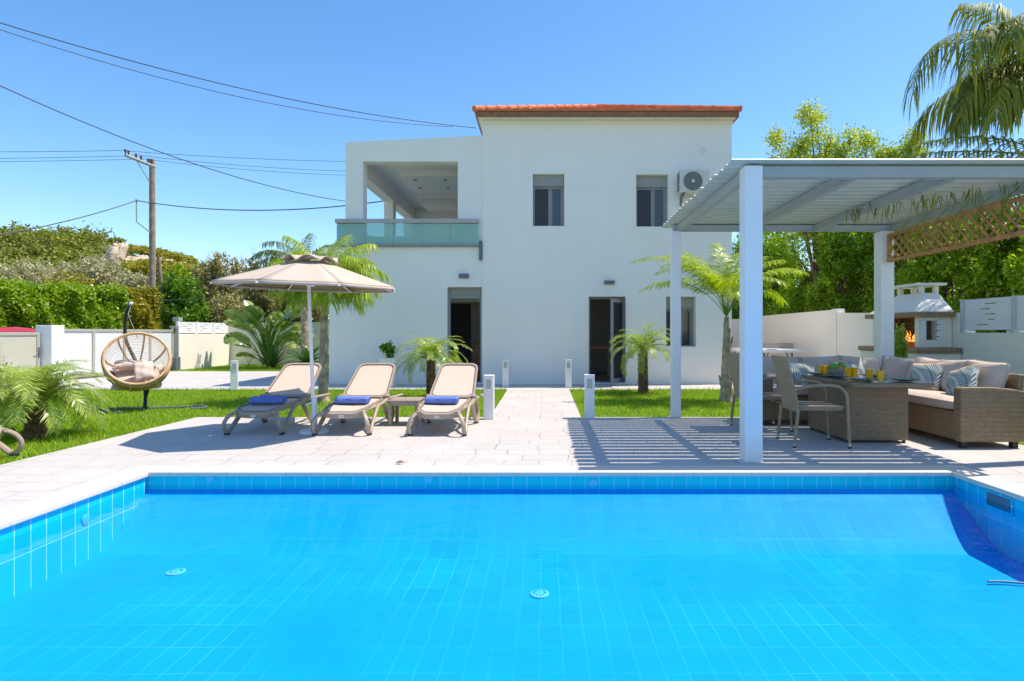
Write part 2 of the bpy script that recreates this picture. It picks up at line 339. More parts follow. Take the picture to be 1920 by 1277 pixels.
mt['orangef'] = M('orange_fruit', (.75, .22, .02), .45, .1, 12)
mt['lattice'] = M('lattice_wood', (.46, .23, .08), .65, .25, 10, .3, 40)
mt['lampglass'] = M('frosted_lamp_glass', (.42, .44, .38), .3, .05, 8)
mt['flame'] = M('flame', (.9, .35, .05), .6, .2, 10, emit=((1, .33, .06), 1.5))
mt['ember'] = M('charcoal', (.035, .02, .015), .9, .5, 30, .8, 40, emit=((1, .2, .03), .12))
mt['g_queen'] = LEAF('queen_palm_leaf', (.13, .23, .015), (.48, .57, .05), .4, .4, 2, 1.5)
mt['g_queen_dark'] = LEAF('dark_palm_leaf', (.05, .095, .022), (.15, .21, .05), .4, .3, 2, 1.4)
mt['g_pyg'] = LEAF('pygmy_palm_leaf', (.10, .20, .02), (.50, .58, .13), .35, .35, 3, 1.5, .6)
mt['g_big'] = LEAF('drooping_palm_leaf', (.06, .11, .02), (.36, .38, .06), .55, .35, 1.2, 1.4, .2)
mt['g_hedge'] = LEAF('hedge_leaf', (.10, .20, .008), (.32, .46, .02), .4, .3, 1.2)
mt['g_hedge_y'] = LEAF('autumn_hedge_leaf', (.16, .17, .012), (.42, .36, .03), .4, .3, 1.2)
mt['g_tree'] = LEAF('bright_tree_leaf', (.075, .18, .008), (.34, .50, .03), .4, .4, .6)
mt['g_tree2'] = LEAF('young_tree_leaf', (.20, .31, .03), (.52, .56, .11), .4, .45, .8)
mt['g_olive'] = LEAF('olive_leaf', (.26, .26, .12), (.58, .54, .32), .5, .25, .6)
mt['g_brown'] = LEAF('dry_olive_leaf', (.15, .15, .04), (.42, .37, .14), .5, .25, .5)
mt['g_pine'] = LEAF('pine_hill_leaf', (.05, .075, .010), (.34, .36, .05), .6, .25, .22)
mt['g_dark'] = LEAF('dark_shrub_leaf', (.05, .13, .008), (.20, .38, .02), .4, .3, .8)
mt['g_banana'] = LEAF('paddle_leaf', (.09, .19, .025), (.46, .52, .17), .3, .35, 1.5, 1.4, .7)
mt['g_cycad'] = LEAF('cycad_leaf', (.03, .085, .015), (.08, .17, .03), .3, .2, 3)
mt['inlet'] = M('pale_inlet_plastic', (.13, .52, .68), .4, .03, 5)
mt['twig'] = M('bare_twig', (.27, .20, .16), .9, .2)
# ------------------------------------------------------------------ world, sun, camera
w = bpy.data.worlds.new('World'); sc.world = w; w.use_nodes = True; nt = w.node_tree; nt.nodes.clear()
SUN = Vector((.51, .095, 1.0)).normalized()
sky = nt.nodes.new('ShaderNodeTexSky'); sky.sky_type = 'NISHITA'; sky.sun_disc = False
sky.sun_elevation = math.asin(SUN.z); sky.sun_rotation = math.atan2(SUN.x, SUN.y)
sky.altitude = 0; sky.air_density = 1.0; sky.dust_density = .4; sky.ozone_density = 3.0
bg = nt.nodes.new('ShaderNodeBackground'); bg.inputs['Strength'].default_value = .15
wo = nt.nodes.new('ShaderNodeOutputWorld')
hs_ = nd(nt, 'ShaderNodeHueSaturation', Saturation=1.22, Value=1.0); nt.links.new(sky.outputs[0], hs_.inputs['Color']); nt.links.new(hs_.outputs[0], bg.inputs[0]); nt.links.new(bg.outputs[0], wo.inputs[0])
sl = bpy.data.lights.new('sun', 'SUN'); sl.energy = 4.3; sl.angle = R(.53); sl.color = (1, .885, .75)
so = bpy.data.objects.new('sun', sl); COL.objects.link(so); so.rotation_euler = SUN.to_track_quat('Z', 'Y').to_euler(); so.location = SUN * 50
cam = bpy.data.cameras.new('camera'); co = bpy.data.objects.new('camera', cam); COL.objects.link(co); sc.camera = co
co.location = (0, 0, EYE); co.rotation_euler = (R(90), 0, 0)
cam.sensor_fit = 'HORIZONTAL'; cam.sensor_width = 36; cam.lens = F / 1920 * 36
cam.shift_x = (960 - CX) / 1920; cam.shift_y = -(638.5 - HZ) / 1920; cam.clip_end = 2000; cam.clip_start = .05
sc.view_settings.view_transform = 'Standard'; sc.view_settings.look = 'None'; sc.view_settings.gamma = 1; sc.view_settings.exposure = .67
sc.render.engine = 'CYCLES'; sc.cycles.max_bounces = 8; sc.cycles.transparent_max_bounces = 24; sc.cycles.diffuse_bounces = 4; sc.cycles.use_denoising = True
try: sc.cycles.denoiser = 'OPENIMAGEDENOISE'
except Exception: pass

# ------------------------------------------------------------------ ground sheets
PX0, PX1, PY0, PY1 = U(277, 5.15), U(1787, 5.15), .55, 5.15      # pool
DX0, DX1, DY0, DY1 = -4.95, 5.1, -2.2, 8.5                        # deck
CW = .235
def ring(mb, x0, x1, y0, y1, hx0, hx1, hy0, hy1, z, zb=None):
    for a, b, c, d in ((x0, x1, hy1, y1), (x0, x1, y0, hy0), (x0, hx0, hy0, hy1), (hx1, x1, hy0, hy1)):
        mb.quad((a, c, z), (b, c, z), (b, d, z), (a, d, z))
    if zb is not None:
        mb.quad((x0, y0, zb), (x1, y0, zb), (x1, y0, z), (x0, y0, z)); mb.quad((x1, y1, zb), (x0, y1, zb), (x0, y1, z), (x1, y1, z))
        mb.quad((x0, y1, zb), (x0, y0, zb), (x0, y0, z), (x0, y1, z)); mb.quad((x1, y0, zb), (x1, y1, zb), (x1, y1, z), (x1, y0, z))
m = MB(); ring(m, -400, 400, -60, 600, DX0 + .1, DX1 - .1, DY0 + .1, DY1 - .1, -.03)
tag(m.build('ground', mt['ground']), kind='structure')
m = MB(); ring(m, -12.3, 6.9, -4, 24, DX0 + .05, DX1 - .05, DY0 + .05, DY1 - .05, -.018)
tag(m.build('lawn', mt['lawn']), kind='structure')
m = MB(); ring(m, DX0, DX1, DY0, DY1, PX0 - CW, PX1 + CW, PY0 - CW, PY1 + CW, 0, -.1)
tag(m.build('pool_deck', mt['stone']), kind='structure')
def slab(name, rects, mat, z=.0, zb=-.05):
    m = MB()
    for x0, x1, y0, y1 in rects:
        m.quad((x0, y0, z), (x1, y0, z), (x1, y1, z), (x0, y1, z))
        m.quad((x0, y0, zb), (x1, y0, zb), (x1, y0, z), (x0, y0, z)); m.quad((x0, y1, zb), (x0, y0, zb), (x0, y0, z), (x0, y1, z)); m.quad((x1, y0, zb), (x1, y1, zb), (x1, y1, z), (x1, y0, z))
    return tag(m.build(name, mat), kind='structure')
slab('garden_path', [(-.79, .51, DY1, 12.6)], mt['stone'])
slab('driveway', [(-12.3, 6.9, 12.6, 13.9), (-12.3, -5.04, 13.9, 18.6), (4.35, 6.75, 13.9, 24)], mt['stone'])
m = MB(); x0, x1, y0, y1 = PX0, PX1, PY0, PY1; o, i = CW, -.025
def frame_poly(mb, pts, z0, z1): mb.prism(pts, z0, z1, ax='xy')
frame_poly(m, [(x0-o, y1+o), (x0-i, y1+i), (x1+i, y1+i), (x1+o, y1+o)], -.035, .006)
frame_poly(m, [(x0-o, y0-o), (x1+o, y0-o), (x1+i, y0-i), (x0-i, y0-i)], -.035, .006)
frame_poly(m, [(x0-o, y0-o), (x0-i, y0-i), (x0-i, y1+i), (x0-o, y1+o)], -.035, .006)
frame_poly(m, [(x1+o, y0-o), (x1+o, y1+o), (x1+i, y1+i), (x1+i, y0-i)], -.035, .006)
bmfix = m.build('pool_coping', mt['coping'], bevel=.008); tag(bmfix, kind='structure')
ZF, ZW = -.50, -.115
pool = MB()
YC = y1 - .58
pool.quad((x0, y0, ZF), (x1, y0, ZF), (x1, YC, ZF), (x0, YC, ZF), 0)
cv = [(y1 - .58*(1-t_), ZF + (-.15-ZF)*t_**1.3) for t_ in np.linspace(0, 1, 9)]
vs_ = [(xx, p_[0], p_[1]) for p_ in cv for xx in (x0, x1)]
cb_ = MB(); cb_.add(vs_, [(2*i, 2*i+1, 2*i+3, 2*i+2) for i in range(8)]); tag(cb_.build('pool_added_slope', mt['tile_added_slope'], smooth=True), kind='structure')  # added slope below the far wall, shaped so sun brightens the submerged edge
pool.quad((x0, y1, -.15), (x1, y1, -.15), (x1, y1, -.02), (x0, y1, -.02), 1)
pool.quad((x1, y0, ZF), (x0, y0, ZF), (x0, y0, -.02), (x1, y0, -.02), 1)
pool.quad((x0, y0, ZF), (x0, y1, ZF), (x0, y1, -.02), (x0, y0, -.02), 2)
pool.quad((x1, y1, ZF), (x1, y0, ZF), (x1, y0, -.02), (x1, y1, -.02), 2)
tag(pool.build('pool_basin', [mt['tile_floor'], mt['tile_far'], mt['tile_side']]), kind='structure')
m = MB(); m.quad((x0, y0, ZW), (x1, y0, ZW), (x1, y1, ZW), (x0, y1, ZW)); tag(m.build('pool_water', mt['water']), kind='structure')
# fittings under water
def fitting(px, py, label):
    X, Y = G(px, py, ZF + .01)
    t = thing('floor_inlet', label, 'pool fitting', (X, Y, ZF), group='round white inlets on the pool floor')
    m = MB(); m.lathe([(.0, .003), (.055, .003), (.055, .0), (.062, 0), (.062, .008), (.05, .012), (0, .014)], n=28); m.build('rim', mt['inlet'], t, smooth=True)
    m = MB()
    for k in range(12):
        a = k*PI/6; m.box(.028, .044, -.004, .004, .0145, .0165, M=Matrix.Rotation(a, 4, 'Z'))
    m.box(-.006, .006, -.006, .006, .0145, .017); m.build('slot', mt['tile_side'], t)
fitting(330, 1071, 'round white floor inlet at the left end of the pool')
fitting(1012, 1112, 'faint round floor inlet in the middle of the pool')
fitting(1907, 1025, 'round white floor inlet at the right end of the pool')
def wall_inlet(p, ax, label):
    t = thing('wall_inlet', label, 'pool fitting', p, group='round inlets in the pool walls')
    m = MB(); m.lathe([(0, 0), (.038, 0), (.038, .006), (.026, .010), (0, .010)] if ax == 'x' else [(0, 0), (.038, 0), (.038, -.006), (.026, -.010), (0, -.010)], n=20, axis=ax); m.build('cover', mt['inlet'], t, smooth=True)
    m = MB(); d = .0104 if ax == 'x' else -.0104
    m.lathe([(0, d), (.013, d), (.013, d*1.1), (0, d*1.1)], n=14, axis=ax); m.build('nozzle', mt['tile_far'], t)
wall_inlet((x0 + .002, 4.45, -.19), 'x', 'round inlet in the left pool wall below the waterline')
wall_inlet((U(803, 5.15), y1 - .002, -.055), 'y', 'small round inlet in the far pool wall nearest the loungers')
wall_inlet((U(1112, 5.15), y1 - .002, -.10), 'y', 'small round inlet in the far pool wall near the pergola post')
wall_inlet((U(395, 5.15), y1 - .002, -.045), 'y', 'small round inlet in the far pool wall by its left corner')
t = thing('pool_skimmer', 'rectangular skimmer opening in the right pool wall', 'skimmer', (x1, 4.62, -.1))
m = MB(); m.box(-.012, -.003, -.14, .14, -.075, .055); m.build('frame', mt['tile_side'], t)
m = MB(); m.box(-.016, -.0125, -.12, .12, -.06, .04); m.build('flap', mt['anthracite'], t)
m = MB(); a = G(1852, 1096, ZF); pts = [(a[0] + k*.06, a[1] - .006*k + .01*math.sin(k), ZF + .02) for k in range(10)]
m.tube(pts, .008); tag(m.build('cleaner_hose', mt['anthracite'], smooth=True), 'thin dark hose lying on the pool floor at the right edge', 'hose')
# dry leaf
t0 = G(752, 870)
m = MB(); m.add([(0,0,.01),(.05,.02,.03),(.1,0,.012),(.05,-.025,.022),(.055,.0,.012),(.13,.01,.02)], [(0,4,1),(1,4,2),(0,3,4),(3,2,4),(2,5,4)])
o_ = m.build('dry_leaf', mt['bark2']); o_.location = (t0[0]-.06, t0[1], .0); tag(o_, 'curled brown dry leaf on the paving beside the pool edge', 'leaf')

# ------------------------------------------------------------------ house
HY = 13.9
def hx(px): return U(px, HY)
def hz(py): return V(py, HY)
def grid_wall(mb, xa, xb, za, zb, y, ops, depth, flip=False):
    xs = sorted({xa, xb, *[v for o in ops for v in o[:2]]}); zs = sorted({za, zb, *[v for o in ops for v in o[2:4]]})
    for i in range(len(xs)-1):
        for j in range(len(zs)-1):
            cx, cz = (xs[i]+xs[i+1])/2, (zs[j]+zs[j+1])/2
            if any(o[0] < cx < o[1] and o[2] < cz < o[3] for o in ops): continue
            mb.quad((xs[i], y, zs[j]), (xs[i+1], y, zs[j]), (xs[i+1], y, zs[j+1]), (xs[i], y, zs[j+1]))
    for a, b, c, d in [o[:4] for o in ops]:
        e = y + depth
        mb.quad((a, y, c), (a, y, d), (a, e, d), (a, e, c)); mb.quad((b, y, d), (b, y, c), (b, e, c), (b, e, d))
        mb.quad((a, y, d), (b, y, d), (b, e, d), (a, e, d)); mb.quad((b, y, c), (a, y, c), (a, e, c), (b, e, c))
house = thing('house', 'white two storey villa with terracotta roof and covered upper terrace', 'house', (1.4, HY, 0), world=True)
MX0, MX1, MZ = hx(905), hx(1372), hz(222)
HB = 22.0
W1 = (hx(999), hx(1058), hz(425), hz(326)); W2 = (hx(1193), hx(1253), hz(426), hz(327)); W3 = (hx(1249), hx(1305), hz(651), hz(556))
D2 = (hx(1104), hx(1173), .03, hz(556))
w_ = MB(); grid_wall(w_, MX0, MX1, -.03, MZ, HY, [W1, W2, W3, D2], .3)
for ya, yb, za_, zb_ in ((HY, 15.6, -.03, MZ), (19.6, HB, -.03, MZ), (15.6, 19.6, -.03, .3), (15.6, 19.6, 2.5, MZ)): w_.quad((MX1, ya, za_), (MX1, yb, za_), (MX1, yb, zb_), (MX1, ya, zb_))  # opening added in the unseen right side to let sun indoors
w_.quad((MX0, HB, 3.0), (MX0, HY, 3.0), (MX0, HY, MZ), (MX0, HB, MZ))
w_.quad((MX0, HY, -.03), (MX0, HY, 3.0), (MX0, HY+.05, 3.0), (MX0, HY+.05, -.03))
grid_wall(w_, -5.04, MX1, -.03, 3.2, HB, [(-4.9, -3.9, .03, 2.4), (-1.2, 1.2, .03, 2.4)], .1); w_.quad((MX1, HB, 3.2), (MX0, HB, 3.2), (MX0, HB, MZ), (MX1, HB, MZ))  # rear openings added out of view to light the rooms
w_.quad((MX0, HY, MZ-.01), (MX1, HY, MZ-.01), (MX1, HB, MZ-.01), (MX0, HB, MZ-.01))
WX0 = hx(616); WY = HY + .03; SLB = hz(463)
D1 = (hx(838), hx(903), .03, hz(538))
grid_wall(w_, WX0, MX0, -.03, SLB, WY, [D1], .24)
for ya, yb, za_, zb_ in ((WY, 15.2, -.03, SLB), (19.2, HB, -.03, SLB), (15.2, 19.2, -.03, .3), (15.2, 19.2, 2.5, SLB)): w_.quad((WX0, ya, za_), (WX0, yb, za_), (WX0, yb, zb_), (WX0, ya, zb_))  # opening added in the unseen left side for daylight indoors
# upper frame
PXa, PXb, PXc = hx(647), hx(680), hx(858); zt0, zt1 = hz(266), hz(253); FZ = SLB + .25
def ztop(x): return zt0 + (zt1-zt0)*(x-PXa)/(MX0-PXa)
zl = hz(302)
w_.prism([(PXa, FZ), (PXb, FZ), (PXb, zl), (PXa, zl)], WY, WY+.3)
w_.prism([(PXc, FZ), (MX0-.003, FZ), (MX0-.003, zl), (PXc, zl)], WY, WY+.3)
w_.prism([(PXa, zl), (MX0-.003, zl), (MX0-.003, ztop(MX0)), (PXa, zt0)], WY, WY+.3)
w_.box(PXa, PXa+.26, 17.26, 17.6, FZ, 4.99); w_.box(PXa, PXa+.3, WY+.3, 20.0, 4.99, zt0-.003)     # rear pillar, side beam
w_.box(PXa, PXa+.3, 19.7, 20, FZ, 4.99)
w_.box(PXa, MX0-.003, 20.0, 20.2, FZ, 5.6)
w_.box(PXa+.3, MX0-.003, WY+.3, 20.0, 5.36, 5.6)
w_.box(U(750, 15.24), MX0-.003, 15.24, 16.97, 5.2, 5.355); w_.box(U(795, 19), MX0-.003, 18.6, 19.6, 5.2, 5.355)
wall = w_.build('wall', mt['plaster'], house)
m = MB()
for px_, py_, y_ in ((779, 338, 15.6), (835, 338, 15.6), (788, 353, 16.5), (840, 353, 16.5)):
    m = MB(); m.lathe([(0, 0), (.05, 0), (.05, .012), (0, .012)], (U(px_, y_), y_, 5.186), n=14); m.build('ceiling_spotlight', mt['anthracite'], house)
# terrace slab and balustrade
m = MB(); m.box(hx(631), hx(899), HY-.06, 20.0, SLB+.003, SLB+.068); m.build('balcony_slab', mt['grey_frame'], house)
m = MB(); m.box(PXa, MX0-.004, WY+.002, 19.99, SLB+.07, FZ-.002); m.build('terrace_floor', mt['plaster'], house)
gx0, gx1 = hx(633), hx(898); rz0, rz1 = hz(419), hz(411.5)
rail = MB(); rail.box(gx0-.03, gx1, HY-.09, HY+.01, rz0, rz1); rail.box(gx0-.03, gx0+.07, HY+.012, 17.2, rz0, rz1); rl = rail.build('balcony_rail', M('rail_stone', (.42, .41, .40), .6), house)
n = 5
for k in range(n):
    a = gx0 + (gx1-gx0)*k/n; b = gx0 + (gx1-gx0)*(k+1)/n
    m = MB(); m.box(a+.006, b-.006, HY-.05, HY-.038, hz(458.5), hz(420.5)); m.build('glass_panel', mt['balcony_glass'], rl)
m = MB(); m.box(gx0-.012, gx0, HY-.03, 17.2, hz(458), hz(420.5)); m.build('glass_panel', mt['balcony_glass'], rl)
m = MB(); m.box(hx(898.5), hx(904), HY-.045, WY-.003, hz(488), hz(456)); m.box(hx(898.5), hx(904)-.01, HY-.05, WY-.003, hz(456)+.003, hz(452)); m.build('rain_spout', mt['anthracite'], house)
# windows
def window(a, b, c, d, y, box_h, name='window', blind=True):
    f = MB(); t = .045
    f.box(a, a+t, y, y+.06, c, d-box_h); f.box(b-t, b, y, y+.06, c, d-box_h); f.box(a+t, b-t, y, y+.06, c, c+t); f.box(a+t, b-t, y, y+.06, d-box_h-t*1.2, d-box_h)
    mid = (a+b)/2 + .02; f.box(mid-.025, mid+.035, y+.005, y+.055, c+t, d-box_h-t*1.2)
    fr = f.build(name, mt['grey_frame'], house, bevel=.004)
    s = MB(); s.box(a+.002, b-.002, y-.035, y+.06, d-box_h+.002, d-.002); s.box(a+.01, b-.01, y-.045, y-.0352, d-box_h+.002, d-box_h+.028); sh = s.build('shutter_box', mt['taupe'], fr, bevel=.004)
    s = MB(); zc = d-box_h-.03
    for xx in (a+.14, b-.14): s = MB(); s.lathe([(0, 0), (.012, 0), (.012, -.02), (0, -.02)], (xx, y, zc), n=10, axis='y'); s.build('bolt', mt['black'], fr)
    s = MB(); s.box(a+t, mid-.025, y+.02, y+.03, c+t, d-box_h-t*1.2); s.build('insect_screen', mt['screen'], fr)
    q = MB(); q.box(mid+.035, mid+.07, y+.018, y+.045, c+t, d-box_h-t*1.2); q.box(b-t-.035, b-t, y+.018, y+.045, c+t, d-box_h-t*1.2)
    q.build('sash', mt['grey_frame'], fr)
    s = MB(); s.box(mid+.07, b-t-.035, y+.03, y+.038, c+t, d-box_h-t*1.2); s.build('pane', mt['blind'] if blind else mt['darkglass'], fr)
    s = MB(); s.box(a-.01, b+.01, y-.2, y+.0, c-.022, c-.002) if False else s.box(a+.002, b-.002, HY+.004, y-.002, c+.002, c+.016); s.build('sill', mt['plaster'], fr)
window(*W1, HY+.13, .27); window(*W2, HY+.16, .27); window(*W3, HY+.24, .28, blind=False)
# doors
a, b, c, d = D1; y = WY + .13
f = MB(); t = .055; f.box(a+.002, a+t, y, y+.07, c, d); f.box(b-t, b-.002, y, y+.07, c, d); f.box(a+t, b-t, y, y+.07, d-t, d-.002); f.box(a+t, b-t, y, y+.07, hz(559), hz(553)); f.box(a+.002, b-.002, y-.01, y+.08, c-.02, c+.02)
fd = f.build('door_frame', mt['grey_frame'], house, bevel=.004)
m = MB(); m.box(a+t, b-t, y+.03, y+.038, hz(553), d-t); m.build('transom_pane', M('transom_glass', (.06, .085, .04), .05, .3, 14, spec=1), fd)
m = MB(); m.box(b-.045, b-.004, y+.072, y+.8, c+.02, hz(560)); lf = m.build('open_leaf', mt['grey_frame'], fd)
m = MB(); m.tube([(b-.075, y+.3, 1.0), (b-.075, y+.3, 1.25)], .01, caps=True); m.build('handle', mt['chrome'], lf)
a, b, c, d = D2; y = HY + .2
f = MB(); t = .05; f.box(a+.002, a+t, y, y+.07, c, d); f.box(b-t, b-.002, y, y+.07, c, d); f.box(a+t, b-t, y, y+.07, d-t, d-.002); f.box(a+.002, b-.002, y-.02, y+.1, c-.02, c+.02)
fd = f.build('door_frame', mt['grey_frame'], house, bevel=.004)
Rl = Matrix.Translation((b-.05, y+.08, 0)) @ Matrix.Rotation(R(62), 4, 'Z')
lm = MB(); L = .72
for q in ((-L, -L+.06, c+.03, d-.07), (-.06, 0, c+.03, d-.07), (-L+.06, -.06, c+.03, c+.12), (-L+.06, -.06, d-.14, d-.07)): lm.box(q[0], q[1], 0, .045, q[2], q[3], M=Rl @ Matrix.Rotation(PI*0, 4, 'Z') @ Matrix.Diagonal((1, -1, 1, 1)))
lf = lm.build('open_leaf', mt['grey_frame'], fd)
m = MB(); m.box(-L+.06, -.06, .018, .026, c+.12, d-.14, M=Rl @ Matrix.Diagonal((1, -1, 1, 1))); m.build('pane', mt['darkglass'], lf)
# interior
m = MB(); m.quad((WX0+.1, WY+.2, .025), (MX1-.1, WY+.2, .025), (MX1-.1, 20, .025), (WX0+.1, 20, .025)); m.build('interior_floor', M('floor_tile_indoor', (.20, .15, .11), .3), house)
m = MB(); m.quad((-3.7, 21.5, 0), (-1.4, 21.5, 0), (-1.4, 21.5, 3), (-3.7, 21.5, 3)); m.quad((1.3, 21.5, 0), (MX1-.02, 21.5, 0), (MX1-.02, 21.5, 3), (1.3, 21.5, 3)); m.quad((WX0+.02, WY+.25, 2.95), (MX1-.02, WY+.25, 2.95), (MX1-.02, 21.9, 2.95), (WX0+.02, 21.9, 2.95))
m.box(-.9, -.8, 14.3, 19.6, 0, 2.95); m.build('room_partition', mt['room'], house)
def boxthing(name, label, cat, x0, x1, y0, y1, z0, z1, parts, mat):
    t = thing(name, label, cat, ((x0+x1)/2, (y0+y1)/2, z0), world=True)
    for pn, (a_, b_, c_, d_, e_, f_), mm in parts:
        q = MB(); q.box(a_, b_, c_, d_, e_, f_); q.build(pn, mm, t, bevel=.006)
    return t
xa = U(868, 16.5)
boxthing('wardrobe', 'tall dark wardrobe seen through the left open door', 'wardrobe', -2.6, -1.1, 16.4, 17, .03, 2.3,
   [('body', (-2.75, -1.3, 16.5, 17.1, .03, 2.05), mt['dark']), ('door', (-2.73, -2.05, 16.46, 16.498, .1, 2.0), mt['darkglass']), ('door', (-2.03, -1.34, 16.46, 16.498, .1, 2.0), mt['dark'])], None)
boxthing('wood_cabinet', 'low brown wooden cabinet inside the left doorway', 'cabinet', -1.9, -1.5, 15.2, 15.6, .03, 1.0,
   [('body', (U(886, 15.1), U(886, 15.1)+.35, 15.1, 15.6, .03, .96), mt['wood']), ('top', (U(886, 15.1)-.01, U(886, 15.1)+.36, 15.08, 15.62, .962, .985), mt['wood'])], None)
boxthing('breakfast_table', 'table with an orange wooden top inside the right doorway', 'table', .9, 1.6, 15.2, 15.8, .03, .8,
   [('top', (1.05, 1.75, 15.2, 15.9, .80, .84), M('orange_wood', (.6, .26, .09), .5)), ('leg', (1.1, 1.16, 15.25, 15.31, .03, .798), mt['dark']), ('leg', (1.6, 1.66, 15.25, 15.31, .03, .798), mt['dark'])], None)
boxthing('fridge', 'tall grey fridge standing inside the right doorway', 'fridge', 1.3, 1.9, 16.8, 17.4, .03, 2.1,
   [('body', (1.2, 1.9, 16.8, 17.4, .03, 2.35), M('fridge_grey', (.12, .12, .12), .4)), ('door', (1.22, 1.88, 16.77, 16.798, .1, 1.4), M('fridge_door', (.17, .17, .17), .35)), ('door', (1.22, 1.88, 16.77, 16.798, 1.42, 2.3), M('fridge_door2', (.17, .17, .17), .35))], None)
# wall lamps
def wall_lamp(px0, px1, py0, py1, y, label):
    t = thing('wall_lamp', label, 'lamp', (hx((px0+px1)/2), y, hz(py1)), world=True, group='grey box lamps over the doors')
    m = MB(); m.box(hx(px0), hx(px1), y-.1, y-.006, hz(py1), hz(py0)); m.build('housing', mt['anthracite'], t, bevel=.006)
    m = MB(); m.box(hx(px0)+.02, hx(px1)-.02, y-.08, y-.02, hz(py1)-.006, hz(py1)-.001); m.build('lens', mt['lampglass'], t)
    m = MB(); m.box(hx(px0)+.03, hx(px1)-.03, y-.0055, y-.0005, hz(py1)+.01, hz(py0)-.01); m.build('back_plate', mt['anthracite'], t)
wall_lamp(861, 879, 513.5, 521.5, WY, 'small grey box wall lamp over the left doorway beside the white corner')
wall_lamp(1132.5, 1151.5, 526.5, 533.5, HY, 'small grey box wall lamp over the right doorway')
# roof
def slope(mb, O, Ud, Vd, ln, dep, pitch, hip=True, per=.21, course=.34):
    O = Vector(O); Ud = Vector(Ud); Vd = Vector(Vd); up = Vector((0, 0, 1)); tp = math.tan(pitch); nc = max(1, int(round(dep/course)))
    nu = int(ln/(per/6)) + 1
    for k in range(nc):
        v0, v1 = dep*k/nc, dep*(k+1)/nc
        us = np.linspace(0, ln, nu+1); vs = []; 
        for (v, lift) in ((v0, .035), (v1+.02, .0)):
            for u in us:
                lo, hi = (v, ln - v) if hip else (0, ln)
                if lo > hi: lo = hi = ln/2
                uu = min(max(u, lo), hi)
                wv = .028*abs(math.sin(PI*uu/per)) ** .8
                vs.append(O + Ud*uu + Vd*v + up*(v*tp + lift + wv))
        vs2 = []
        for u in us:
            lo, hi = (v0, ln - v0) if hip else (0, ln)
            uu = min(max(u, lo), hi); vs2.append(O + Ud*uu + Vd*v0 + up*(v0*tp + .0))
        m_ = len(us); fs = [(i, i+1, m_+i+1, m_+i) for i in range(m_-1)] + [(2*m_+i, 2*m_+i+1, i+1, i) for i in range(m_-1)]
        mb.add(vs + vs2, fs)
EX0, EX1, EY0, EY1 = U(889, 13.62), U(1389, 13.62), 13.62, HB + .3
EZ = V(208, 13.62); hw = (EX1-EX0)/2; PITCH = R(21.6)
rf = MB(); slope(rf, (EX0, EY0, EZ), (1, 0, 0), (0, 1, 0), EX1-EX0, hw, PITCH); slope(rf, (EX1, EY0, EZ), (0, 1, 0), (-1, 0, 0), EY1-EY0, hw, PITCH)
slope(rf, (EX0, EY1, EZ), (0, -1, 0), (1, 0, 0), EY1-EY0, hw, PITCH); slope(rf, (EX1, EY1, EZ), (-1, 0, 0), (0, -1, 0), EX1-EX0, hw, PITCH)
roof = rf.build('roof', mt['tile_roof'], house)
cxr = (EX0+EX1)/2; apz = EZ + hw*math.tan(PITCH)
rd = MB()
for A, B in (((EX0, EY0, EZ+.05), (cxr, EY0+hw, apz+.05)), ((EX1, EY0, EZ+.05), (cxr, EY0+hw, apz+.05)), ((cxr, EY0+hw, apz+.05), (cxr, EY1-hw, apz+.05)), ((EX0, EY1, EZ+.05), (cxr, EY1-hw, apz+.05)), ((EX1, EY1, EZ+.05), (cxr, EY1-hw, apz+.05))):
    A, B = Vector(A), Vector(B); n = int((B-A).length/.33)
    for k in range(n):
        p, q = A.lerp(B, k/n), A.lerp(B, (k+1.08)/n); rd.tube([p, q], [.075, .06], 10)
rd.build('ridge_tile', mt['tile_roof'], roof)
m = MB(); zt, zb = EZ-.002, EZ-.13
m.box(EX0+.03, EX1-.03, EY0+.02, EY0+.05, zb, zt); m.box(EX0+.03, EX0+.06, EY0+.052, EY1-.052, zb, zt); m.box(EX1-.06, EX1-.03, EY0+.052, EY1-.052, zb, zt); m.box(EX0+.03, EX1-.03, EY1-.05, EY1-.02, zb, zt); m.build('fascia', mt['wood'], roof)
m = MB(); ring(m, EX0+.06, EX1-.06, EY0+.05, EY1-.05, MX0+.01, MX1-.01, HY+.01, HB-.01, zb+.02); m.build('soffit', mt['gwall'], roof)
m = MB(); m.box(MX0-.02, MX1+.02, HY-.03, HY-.002, MZ-.14, zb+.018); m.build('cornice', mt['gwall'], roof)
# air conditioner
ax0, ax1, az0, az1, ay0, ay1 = U(1274, 13.55), U(1330, 13.55), V(361, 13.55), V(319, 13.55), 13.52, 13.78
t = thing('air_conditioner', 'cream outdoor air conditioning unit bracketed high on the white wall', 'air conditioner', ((ax0+ax1)/2, ay1, az0), world=True)
m = MB(); m.box(ax0, ax1, ay0, ay1, az0, az1); bd = m.build('body', mt['ac'], t, bevel=.012)
fcx, fcz, fr_ = ax0 + .3, (az0+az1)/2, .215
m = MB(); m.lathe([(0, 0), (fr_, 0), (fr_, -.004), (0, -.004)], (fcx, ay0-.001, fcz), n=32, axis='y'); fan = m.build('fan', M('fan_grey', (.10, .105, .11), .5), t)
m = MB()
for r_ in (.2, .17, .14, .11, .08): m.tube([(fcx + r_*math.cos(a), ay0-.02, fcz + r_*math.sin(a)) for a in np.linspace(0, 2*PI, 28, endpoint=False)], .006, 5, closed=True)
for k in range(8): m.tube([(fcx + .04*math.cos(k*PI/4), ay0-.02, fcz + .04*math.sin(k*PI/4)), (fcx + .21*math.cos(k*PI/4+.3), ay0-.012, fcz + .21*math.sin(k*PI/4+.3))], .004, 5)
m.build('grille', M('grille_grey', (.35, .36, .35), .4), fan)
